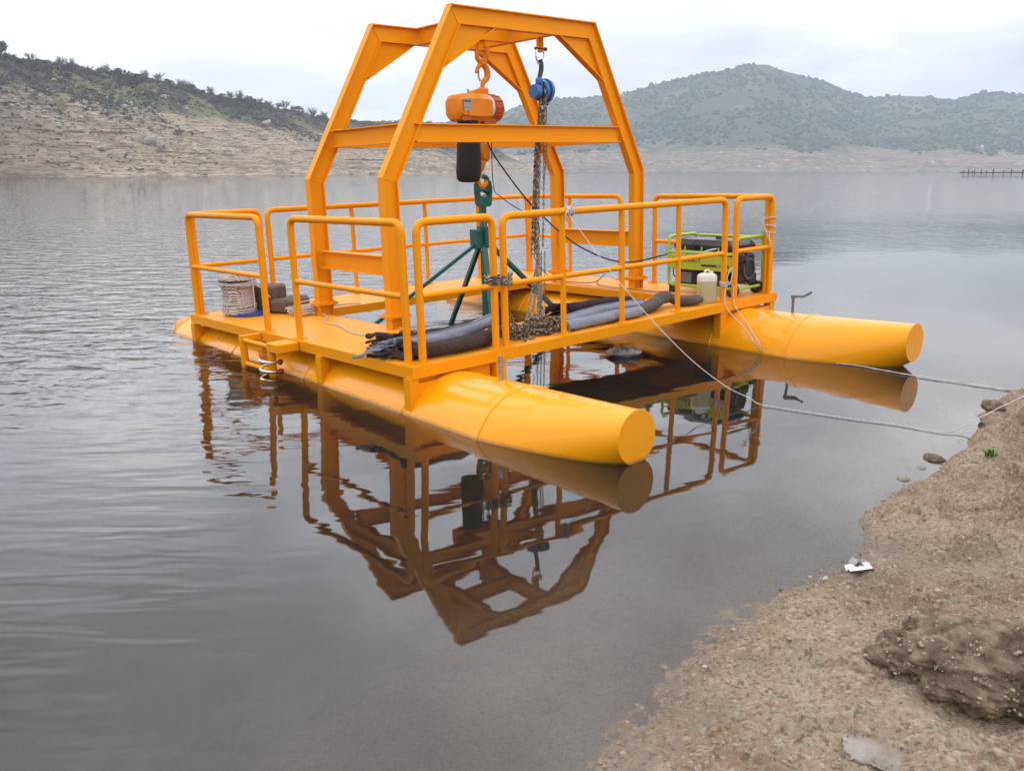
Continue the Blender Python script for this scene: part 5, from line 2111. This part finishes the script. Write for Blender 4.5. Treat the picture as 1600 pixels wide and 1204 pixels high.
for bb in (gb0 + .03, gb1 - .03):
    m_ = MB()
    m_.cyl((bb - .025, .19, HD + .068), (bb + .025, .19, HD + .068), .068, n=24)
    wh = gg(m_, 'wheel', M['black'], True, 40)
    m_ = MB()
    m_.cyl((bb - .028, .19, HD + .068), (bb + .028, .19, HD + .068), .030, n=16)
    gg(m_, 'hub', M['grey_metal'], True, 40, par=wh)
for bb in (gb0 + .01, gb1 - .03):
    m_ = MB()
    m_.prism([(bb - .015, ga1 - .01, HD), (bb - .015, ga1 - .10, HD), (bb - .015, ga1 - .14, zb0 + .02), (bb - .015, ga1 - .01, zb0 + .02)], (.03, 0, 0))
    gg(m_, 'foot', M['black'], False)
m_ = MB()
m_.tube(smooth_path([(4.18, .93, HD + .30), (4.20, .95, HD + .18), (4.22, .90, HD + .16), (4.24, .85, HD + .20)], 5), .006, 6)
gg(m_, 'cable', M['cable'])
m_ = MB()
m_.tube(smooth_path([(4.15, .60, HD + .40), (4.16, .50, HD + .46), (4.20, .38, HD + .485), (4.22, .24, HD + .47)], 5), .008, 6)
gg(m_, 'cable', M['white'])

# ================================================================== jerrycan
J0 = (3.75, .195, HD)
jc = thing('jerrycan', 'translucent plastic jerrycan of yellowish liquid on the deck before the generator', 'jerrycan', J0)


def rrect(cx_, cy_, w_, d_, r_, z, k=4):
    pts = []
    for (sx, sy, a0) in ((1, 1, 0), (-1, 1, 90), (-1, -1, 180), (1, -1, 270)):
        for i in range(k + 1):
            a = math.radians(a0 + 90 * i / k)
            pts.append(Vector((cx_ + sx * (w_ / 2 - r_) + r_ * math.cos(a), cy_ + sy * (d_ / 2 - r_) + r_ * math.sin(a), z)))
    return pts


jr = Matrix.Rotation(math.radians(-38), 4, 'Z')


def jmap(rings):
    c_ = Vector((J0[0], J0[1], 0))
    return [[jr @ (p - c_) + c_ for p in r_] for r_ in rings]


m_ = MB()
m_.loft(jmap([rrect(*J0[:2], .165, .125, .03, HD + .002), rrect(*J0[:2], .18, .14, .035, HD + .015), rrect(*J0[:2], .18, .14, .035, HD + .215)]))
m_.build('can_body', M['jerry'], jc, J0, True, 50)
m_ = MB()
m_.loft(jmap([rrect(*J0[:2], .18, .14, .035, HD + .2152), rrect(*J0[:2], .18, .14, .035, HD + .255), rrect(*J0[:2], .165, .125, .035, HD + .278), rrect(*J0[:2], .12, .09, .03, HD + .290)]))
m_.build('can_shoulder', M['jerrytop'], jc, J0, True, 50)
m_ = MB()
m_.tube(fillet([(J0[0] - .045, J0[1], HD + .285), (J0[0] - .035, J0[1], HD + .318), (J0[0] + .03, J0[1], HD + .318), (J0[0] + .045, J0[1], HD + .285)], .02, 4), .011, 8)
m_.build('handle', M['jerrytop'], jc, J0, True, 50)
m_ = MB()
m_.cyl((J0[0] + .055, J0[1] - .01, HD + .28), (J0[0] + .055, J0[1] - .01, HD + .305), .019, n=12)
m_.build('cap', M['white'], jc, J0, True, 40)

# ================================================================== rope spool
S0 = (.345, 3.38, HD)
sp = thing('rope_spool', 'reel of brown flecked white rope on a blue flange at the far left deck corner', 'spool', S0)
m_ = MB()
m_.cyl((S0[0] + .055, S0[1] - .055, HD + .006), (S0[0] + .055, S0[1] - .055, HD + .024), .188, n=44)
m_.cyl((S0[0] + .055, S0[1] - .055, HD + .024), (S0[0] + .055, S0[1] - .055, HD + .030), .168, n=44)
m_.build('flange', M['spoolblue'], sp, S0, True, 40)
m_ = MB()
m_.cyl((S0[0] - .01, S0[1] + .02, HD + .03), (S0[0] - .01, S0[1] + .02, HD + .36), .10, n=20)
m_.build('core', M['spoolblue'], sp, S0, True, 40)
m_ = MB()
zc_ = HD + .040
rs = random.Random(4)
k = 0
while zc_ < HD + .398:
    f_ = (zc_ - HD) / .39
    R0 = .148 + .010 * math.sin(f_ * 9) + (.022 if f_ > .76 else 0) * (1 - (f_ - .76) / .3)
    tilt = .10 * max(0, f_ - .45) * rs.uniform(-1, 1) + .02
    ph = rs.uniform(0, 6)
    pts = [(S0[0] - .01 + R0 * math.cos(a) * (1 + .022 * math.sin(3 * a + ph) + .012 * math.sin(7 * a + 2 * ph)), S0[1] + .02 + R0 * math.sin(a), zc_ + tilt * R0 * math.sin(a + ph) * 1.6) for a in [2 * PI * i / 26 for i in range(26)]]
    m_.tube(pts, .0150, 7, closed=True)
    zc_ += .0245
m_.build('rope_winding', M['spoolrope'], sp, S0, True)
m_ = MB()
for rr0 in (.13, .105, .08, .055):
    m_.tube([(S0[0] - .01 + rr0 * math.cos(2 * PI * i / 20), S0[1] + .02 + rr0 * math.sin(2 * PI * i / 20), HD + .392 + .01 * math.sin(i) + .02 * (.13 - rr0)) for i in range(20)], .012, 6, closed=True)
m_.build('rope_winding', M['spoolrope'], sp, S0, True)
m_ = MB()
fx_, fy_ = S0[0] + .09, S0[1] - .135
m_.tube(smooth_path([(S0[0] - .01, S0[1], HD + .41), (S0[0] + .03, S0[1] - .11, HD + .40), (S0[0] + .06, S0[1] - .165, HD + .36), (S0[0] + .07, S0[1] - .155, HD + .20), (S0[0] + .06, S0[1] - .15, HD + .06), (S0[0] + .02, S0[1] - .06, HD + .035)], 5), .0065, 6)
m_.tube(smooth_path([(S0[0] + .12, S0[1] - .10, HD + .30), (S0[0] + .20, S0[1] - .12, HD + .24), (S0[0] + .24, S0[1] - .16, HD + .16)], 5), .008, 6)
m_.build('tie_cord', M['rope'], sp, S0, True)

# ================================================================== timber blocks behind the spool
m_ = MB()
m_.bbox((.66, 3.37, HD + .135), (.26, .25, .27), .022, Matrix.Rotation(.30, 3, 'Z'))
single(m_, 'timber_block', M['wood'], 'upright dark weathered timber block behind the rope reel', 'timber', (.66, 3.37, HD), 'timber blocks on the left deck', True, 30)
m_ = MB()
m_.bbox((.79, 3.20, HD + .070), (.42, .22, .14), .03, Matrix.Rotation(.45, 3, 'Z'))
single(m_, 'timber_block', M['wood'], 'low dark weathered timber block lying before the upright one', 'timber', (.79, 3.20, HD), 'timber blocks on the left deck', True, 30)


# hank of rope at the foot of the far left gantry leg
rk = random.Random(8)
m_ = MB()
for k in range(16):
    c_ = Vector((.80 + rk.uniform(-.10, .09), 2.86 + rk.uniform(-.10, .08), HD + .02 + rk.uniform(0, .07)))
    R0 = rk.uniform(.05, .10)
    ax = rk.uniform(0, PI); tl = rk.uniform(-.5, .5)
    m_.tube([c_ + Vector((R0 * math.cos(a) * 1.5, R0 * math.sin(a) * (.7), abs(tl) * R0 * math.sin(a + ax) * .8 + .012)) for a in [2 * PI * i / 14 for i in range(14)]], .0065, 5, closed=True)
m_.tube(smooth_path([(.86, 2.80, HD + .02), (.80, 2.50, HD + .008), (.62, 2.25, HD + .008), (.60, 1.95, HD + .008), (.48, 1.55, HD + .008), (.50, 1.15, HD + .008), (.46, .95, HD + .01)], 8), .0065, 6)
m_.tube(smooth_path([(.95, 2.90, HD + .06), (1.15, 3.00, HD + .02), (1.35, 3.03, HD + .015), (1.50, 3.00, HD + .012), (1.42, 2.985, HD + .02), (1.2, 3.01, HD + .03), (1.0, 2.95, HD + .03)], 6), .0065, 6)
single(m_, 'rope_hank', M['rope'], 'tangled hank of white rope at the foot of the far left gantry leg', 'rope', (.8, 2.86, HD))


# ================================================================== fabric sleeves
def sleeve(path, r, mat, name, label, group, flat=.92, seam=False, seed=1, ends=True, lump=.06):
    P = smooth_path(path, 8)
    rg = random.Random(seed)
    n = 18
    rings = []
    N_ = len(P)
    for i, p in enumerate(P):
        d = (P[min(i + 1, N_ - 1)] - P[max(i - 1, 0)]).normalized()
        s_ = d.cross(Vector((0, 0, 1))).normalized()
        u_ = s_.cross(d)
        u = i / (N_ - 1)
        rad = r * (1 + lump * math.sin(u * 9 + seed) * .5 + lump * .4 * math.sin(u * 23 + seed * 2))
        if ends:
            rad *= min(1, .55 + 7 * u, .45 + 7 * (1 - u))
        ring = []
        for j in range(n):
            a = 2 * PI * j / n
            w_ = 1 + .05 * math.sin(3 * a + u * 11 + seed) + .035 * math.sin(7 * a - u * 17)
            ring.append(p + s_ * math.cos(a) * rad * w_ * 1.06 + u_ * math.sin(a) * rad * w_ * flat)
        rings.append(ring)
    m_ = MB()
    m_.loft(rings)
    loc = tuple(P[N_ // 2])
    lb = single(m_, name, mat, label, 'fabric sleeve', loc, group, True, 60)
    if seam:
        m_ = MB()
        m_.tube([r_[4] + Vector((0, 0, .003)) for r_ in rings], .006, 6)
        m_.build('seam', mat, lb, loc, True)
    return lb


def plume(m_, p, d, n, l0, w_, seed):
    """torn, crumpled fabric ribbons fanning from a sleeve's mouth"""
    rg = random.Random(seed)
    d = Vector(d).normalized()
    sd_ = d.cross(Vector((0, 0, 1)))
    for k in range(n):
        st = Vector(p) + sd_ * rg.uniform(-.06, .06) + Vector((0, 0, rg.uniform(-.035, .05)))
        dv = (d + sd_ * rg.uniform(-.5, .5) + Vector((0, 0, rg.uniform(-.10, .14)))).normalized()
        L_ = l0 * rg.uniform(.45, 1.1)
        pts = [st - d * .06]
        for i in range(1, 8):
            q = st + dv * L_ * i / 7 + sd_ * rg.uniform(-.016, .016) + Vector((0, 0, rg.uniform(-.016, .018)))
            q.z = max(q.z - .06 * (i / 7) ** 2, HD + .008 + .012 * rg.random())
            pts.append(q)
        P = smooth_path(pts, 2)
        tw0 = rg.uniform(0, PI); tw1 = rg.uniform(-2.5, 2.5)
        ww = w_ * rg.uniform(1.1, 2.3)
        rings = []
        for i, q in enumerate(P):
            u = i / (len(P) - 1)
            dd, s_, u_ = frame_axes(P[min(i + 1, len(P) - 1)] - P[max(i - 1, 0)])
            a = tw0 + tw1 * u
            e1_ = s_ * math.cos(a) + u_ * math.sin(a)
            e2_ = u_ * math.cos(a) - s_ * math.sin(a)
            k1 = ww * (1.05 - .45 * u + .25 * math.sin(7 * u + k)) * (1 if u < .97 else .5)
            k2 = ww * .20
            rings.append([q + e1_ * k1 * x + e2_ * k2 * y for x, y in ((-1, 0), (-.5, .8), (0, -.2), (.5, .9), (1, .1), (.5, -.9), (0, -1.1), (-.5, -.8))])
        m_.loft(rings)


GRP = 'fabric sleeves lying on the front crosswalk'
s1 = sleeve([(.16, .23, HD + .066), (.42, .165, HD + .066), (.70, .17, HD + .066), (.92, .22, HD + .075), (1.10, .33, HD + .085)], .060, M['fab_brown'], 'fabric_sleeve', 'front brown sleeve of the left fabric bundle, nearest the near deck corner', GRP, seed=3)
s2 = sleeve([(.20, .40, HD + .085), (.50, .285, HD + .115), (.85, .345, HD + .13), (1.18, .50, HD + .14)], .054, M['fab_grey'], 'fabric_sleeve', 'grey sleeve lying between the two brown ones of the left fabric bundle', GRP, seam=True, seed=5)
s3_ = sleeve([(.40, .60, HD + .075), (.66, .505, HD + .095), (.95, .55, HD + .10), (1.28, .68, HD + .09)], .053, M['fab_brown'], 'fabric_sleeve', 'rear brown sleeve of the left fabric bundle, seen beyond the grey one', GRP, seed=7)
for par, mat, p, d, n, sd0 in ((s1, M['fab_brown'], (.18, .27, HD + .06), (-.30, .62, 0), 14, 1), (s2, M['fab_grey'], (.22, .42, HD + .07), (-.50, .62, 0), 14, 2), (s3_, M['fab_brown'], (.40, .62, HD + .07), (-.55, .62, 0), 15, 3)):
    m_ = MB()
    plume(m_, p, d, n, .33, .0105 if mat is M['fab_grey'] else .014, sd0)
    o = m_.build('torn_end', mat, par, (0, 0, 0), True)
    # vertices are in pontoon space; bring them into the sleeve's own frame
    o.matrix_local = Matrix.Translation(-(MPI @ par.matrix_world).to_translation())
s4 = sleeve([(2.30, .70, HD + .065), (2.52, .655, HD + .07), (2.78, .60, HD + .072), (3.02, .53, HD + .07)], .062, M['fab_black'], 'fabric_sleeve', 'black rolled sleeve at the back of the right fabric bundle', GRP, seed=9)
m_ = MB()
plume(m_, (2.30, .70, HD + .05), (-1, .12, 0), 12, .26, .016, 11)
o = m_.build('torn_end', M['fab_black'], s4, (0, 0, 0), True)
o.matrix_local = Matrix.Translation(-(MPI @ s4.matrix_world).to_translation())
s5 = sleeve([(1.74, .30, HD + .055), (2.05, .31, HD + .075), (2.40, .34, HD + .085), (2.72, .34, HD + .080), (2.95, .32, HD + .06)], .056, M['fab_grey'], 'fabric_sleeve', 'upper grey folded sleeve of the right fabric bundle', GRP, seam=True, flat=.8, seed=12)
s6 = sleeve([(1.70, .165, HD + .048), (1.95, .155, HD + .052), (2.30, .155, HD + .055), (2.66, .16, HD + .052)], .054, M['fab_grey'], 'fabric_sleeve', 'front grey rolled sleeve of the right fabric bundle, by the rail posts', GRP, flat=.88, seed=14, ends=False)
m_ = MB()
plume(m_, (1.72, .26, HD + .05), (-1, .10, 0), 9, .22, .017, 15)
o = m_.build('torn_end', M['fab_taupe'], s5, (0, 0, 0), True)
o.matrix_local = Matrix.Translation(-(MPI @ s5.matrix_world).to_translation())
s7 = sleeve([(2.66, .20, HD + .05), (2.84, .22, HD + .055), (3.02, .27, HD + .07), (3.18, .33, HD + .09), (3.30, .33, HD + .095), (3.36, .27, HD + .06), (3.44, .19, HD + .055), (3.60, .15, HD + .052)], .058, M['fab_taupe'], 'fabric_sleeve', 'brown grey crumpled sleeve trailing from the right bundle towards the jerrycan', GRP, seed=17, lump=.2)

# ================================================================== ropes and cables
def px_ray(u, v_):
    x = (u - 800) / 1360.0; y = (602 - v_) / 1360.0
    cp, sp_ = math.cos(PITCH), math.sin(PITCH)
    return Vector((x, cp + y * sp_, -sp_ + y * cp))


def wline(mb, name, mat, label, cat, group=None):
    o = mb.build(name, mat, None, (0, 0, 0), True)
    tag(o, label, cat, group)
    return o


def W_(b_, a_, z_):
    return MP @ Vector((b_, a_, z_))


# front mooring rope: from the rail, slack down to the water, along it, up onto the bank
q4 = W_(1.60, e_ - .03, RT_)
pts = [W_(1.585, e_ + .03, RT_ + .02), q4 + Vector((0, 0, -.05)), Vector((-.0, 0, 0))]
wp = Vector((1.85, 6.226, .012))
lineA = []
for s_, sag in ((0, 0), (.15, .07), (.32, .125), (.5, .155), (.68, .15), (.84, .10), (.94, .035), (1, 0)):
    p = q4.lerp(wp, s_)
    lineA.append(Vector((p.x, p.y, max(.012, p.z - sag * 1.2))))
wat = [Vector(q_) for q_ in ((2.083, 6.067, .008), (2.378, 5.866, .008), (2.631, 5.723, .008), (2.851, 5.542, .008))]
for p in wat:
    p.z = .008
    lineA.append(p)
lineA += [Vector((3.00, 5.58, .030)), Vector((3.16, 5.64, .085)), Vector((3.55, 5.80, .20)), Vector((4.2, 6.02, .36)), Vector((5.2, 6.4, .60))]
m_ = MB()
m_.tube(smooth_path(lineA, 8), .0033, 7)
for k in range(4):
    m_.tube([W_(1.62 + .022 * k + .01 * math.cos(a), e_ + .036 * math.cos(a), RT_ + .036 * math.sin(a)) for a in [2 * PI * i / 14 for i in range(14)]], .007, 6, closed=True)
m_.tube(smooth_path([W_(1.63, e_ - .03, RT_ + .02), W_(1.57, e_ - .045, RT_ - .02), W_(1.60, e_ - .04, RT_ - .07)], 5), .007, 6)
m_.tube(smooth_path([W_(1.66, e_, RT_ + .03), W_(1.70, e_ - .03, RT_ + .07), W_(1.71, e_ - .03, RT_ + .085)], 4), .006, 6)
wline(m_, 'mooring_rope', M['rope'], 'thin white mooring rope slack from the front top rail across the water to the bank', 'rope', 'mooring ropes')

m_ = MB()
kn = [W_(3.86, e_ - .03, HD + .20), W_(3.92, e_ - .05, HD + .16), W_(3.93, e_ - .07, HD - .03), W_(3.80, -.25, .17), W_(3.66, -.45, .06), Vector((2.40, 8.09, .014)), Vector((2.462, 8.095, .012))]
kn2 = [W_(3.84, e_ - .03, HD + .18), W_(3.78, e_ - .05, HD + .05), W_(3.79, -.03, HD - .06), W_(3.72, -.26, .15), W_(3.62, -.44, .05), Vector((2.38, 8.12, .014)), Vector((2.462, 8.095, .012))]
for K in (kn, kn2):
    m_.tube(smooth_path(K, 7), .0048, 7)
fl_ = []
for x_, y_ in ((2.462, 8.095), (2.688, 7.92), (2.897, 7.697), (3.096, 7.538), (3.301, 7.286), (3.487, 7.096), (3.676, 6.937), (3.885, 6.742), (4.095, 6.58)):
    fl_.append(Vector((x_, y_, .010)))
fl_.append(Vector((4.35, 6.50, .16)))
fl_.append(Vector((5.2, 6.6, .50)))
m_.tube(smooth_path(fl_, 8), .0040, 7)
fl2 = [p + Vector((.012 * math.sin(i * 2.1), .014 * math.cos(i * 1.3), 0)) for i, p in enumerate(smooth_path(fl_[:9], 5))]
m_.tube(fl2, .0035, 6)
for k in range(3):
    m_.tube([W_(3.831 + .036 * math.cos(a), e_ + .036 * math.sin(a), HD + .17 + .016 * k + .006 * math.sin(a)) for a in [2 * PI * i / 14 for i in range(14)]], .0075, 6, closed=True)
lp = [(3.85, HD + .17), (3.80, HD + .24), (3.83, HD + .30), (3.88, HD + .34), (3.885, HD + .26), (3.86, HD + .19)]
m_.tube(smooth_path([W_(b_ + .03, e_ - .04, z) for b_, z in lp], 5), .006, 6)
wline(m_, 'mooring_rope', M['rope'], 'doubled white mooring rope from the right front post floating along the right float', 'rope', 'mooring ropes')

# cord on the right corner rail
m_ = MB()
for k, z in enumerate((RT_ - .22, RT_ - .30, RT_ - .36)):
    m_.tube([W_(4.658 + .05 * math.cos(a), .085 + .07 * math.sin(a), z + .012 * math.sin(a * 2 + k)) for a in [2 * PI * i / 18 for i in range(18)]], .006, 6, closed=True)
m_.tube(smooth_path([W_(4.61, .05, RT_ - .35), W_(4.58, .02, RT_ - .45), W_(4.60, .02, RM + .02), W_(4.55, .10, RT_ - .25), W_(4.50, .16, RT_ - .20)], 5), .006, 6)
wline(m_, 'lashing_cord', M['rope'], 'white cord lashing the generator to the right corner rail posts', 'cord')

# black power cable hoist -> generator
m_ = MB()
cab = [W_(2.50, LUGA - .09, 2.13), W_(2.50, LUGA - .10, 1.93), W_(2.72, 1.92, 1.60), W_(3.00, 1.85, 1.28), W_(3.22, 1.60, .97), W_(3.40, 1.45, .82), W_(3.62, 1.35, .72), W_(3.85, 1.25, .68), W_(4.10, 1.08, .73), W_(4.20, 1.00, .76)]
m_.tube(smooth_path(cab, 8), .0085, 7)
wline(m_, 'power_cable', M['cable'], 'thick black power cable hanging from the electric hoist across to the generator', 'cable', 'cables on the pontoon')
m_ = MB()
m_.tube(smooth_path([W_(2.55, LUGA - .09, 2.14), W_(2.55, LUGA - .09, 1.55), W_(2.62, LUGA - .12, 1.42), W_(2.78, 1.90, 1.30), W_(2.95, 1.80, 1.18), W_(3.10, 1.9, 1.02), W_(3.5, 2.4, .70), W_(3.98, 2.55, HD + .012), W_(4.063, 2.443, HD + .012), W_(4.22, 2.15, HD + .012), W_(4.30, 2.05, HD + .10), W_(4.22, 1.98, HD + .11), W_(4.14, 2.02, HD + .02), W_(4.02, 1.75, HD + .012), W_(4.0, 1.35, HD + .012), W_(4.02, 1.05, HD + .012), W_(4.10, .95, HD + .012)], 7), .0045, 6)
wline(m_, 'control_cable', M['cable'], 'thin black control cable looping over the right deck to the generator', 'cable', 'cables on the pontoon')
m_ = MB()
m_.tube(smooth_path([W_(3.98, 2.62, HD + .01), W_(3.99, 2.4, HD + .01), W_(3.95, 1.9, HD + .01), W_(3.94, 1.45, HD + .01), W_(3.96, 1.05, HD + .01), W_(3.98, .75, HD + .01), W_(3.85, .35, HD + .01)], 7), .006, 6)
wline(m_, 'pale_cord', M['pinkcable'], 'pale cord lying along the inner edge of the right deck', 'cord')

# floating scrap of film under the front crosswalk
c0 = W_(2.70, .36, 0)
m_ = MB()
W = 10
for sgn in (1, -1):
    G = []
    for j in range(W + 1):
        for i in range(W + 1):
            x = -.17 + .34 * i / W; y = -.09 + .18 * j / W
            k_ = (1 - (2 * i / W - 1) ** 4) * (1 - (2 * j / W - 1) ** 4)
            G.append(Vector((x * (1 - .25 * (i / W) * abs(2 * j / W - 1)), y, .03 + sgn * .045 * k_ + .012 * math.sin(i * 1.9 + j * .8) * k_)))
    m_._add(G, [(j * (W + 1) + i, j * (W + 1) + i + 1, (j + 1) * (W + 1) + i + 1, (j + 1) * (W + 1) + i) for i in range(W) for j in range(W)])
o = m_.build('plastic_bag', M['clear'], None, (0, 0, 0), True)
o.location = c0
o.location.z = 0.0
o.rotation_euler = (0, 0, .15)
tag(o, 'crumpled greyish plastic bag floating on the water under the front crosswalk', 'bag')

# ================================================================== haze
t = NT('haze_air')
pv = t.node('ShaderNodeVolumePrincipled')
pv.inputs['Color'].default_value = (0.80, 0.90, 1.0, 1)
pv.inputs['Density'].default_value = 0.00034
pv.inputs['Anisotropy'].default_value = 0.2
t.l.new(pv.outputs[0], t.out.inputs['Volume'])
m_ = MB()
zt_ = float(max(RZ.max(), LZ.max())) + 12
m_.box((0, 0, (zt_ - 9.5) / 2), (4300, 4300, zt_ + 9.5))
hzb = m_.build('haze', t.m)
tag(hzb, 'thin bluish haze over the lake', 'haze', kind='stuff')
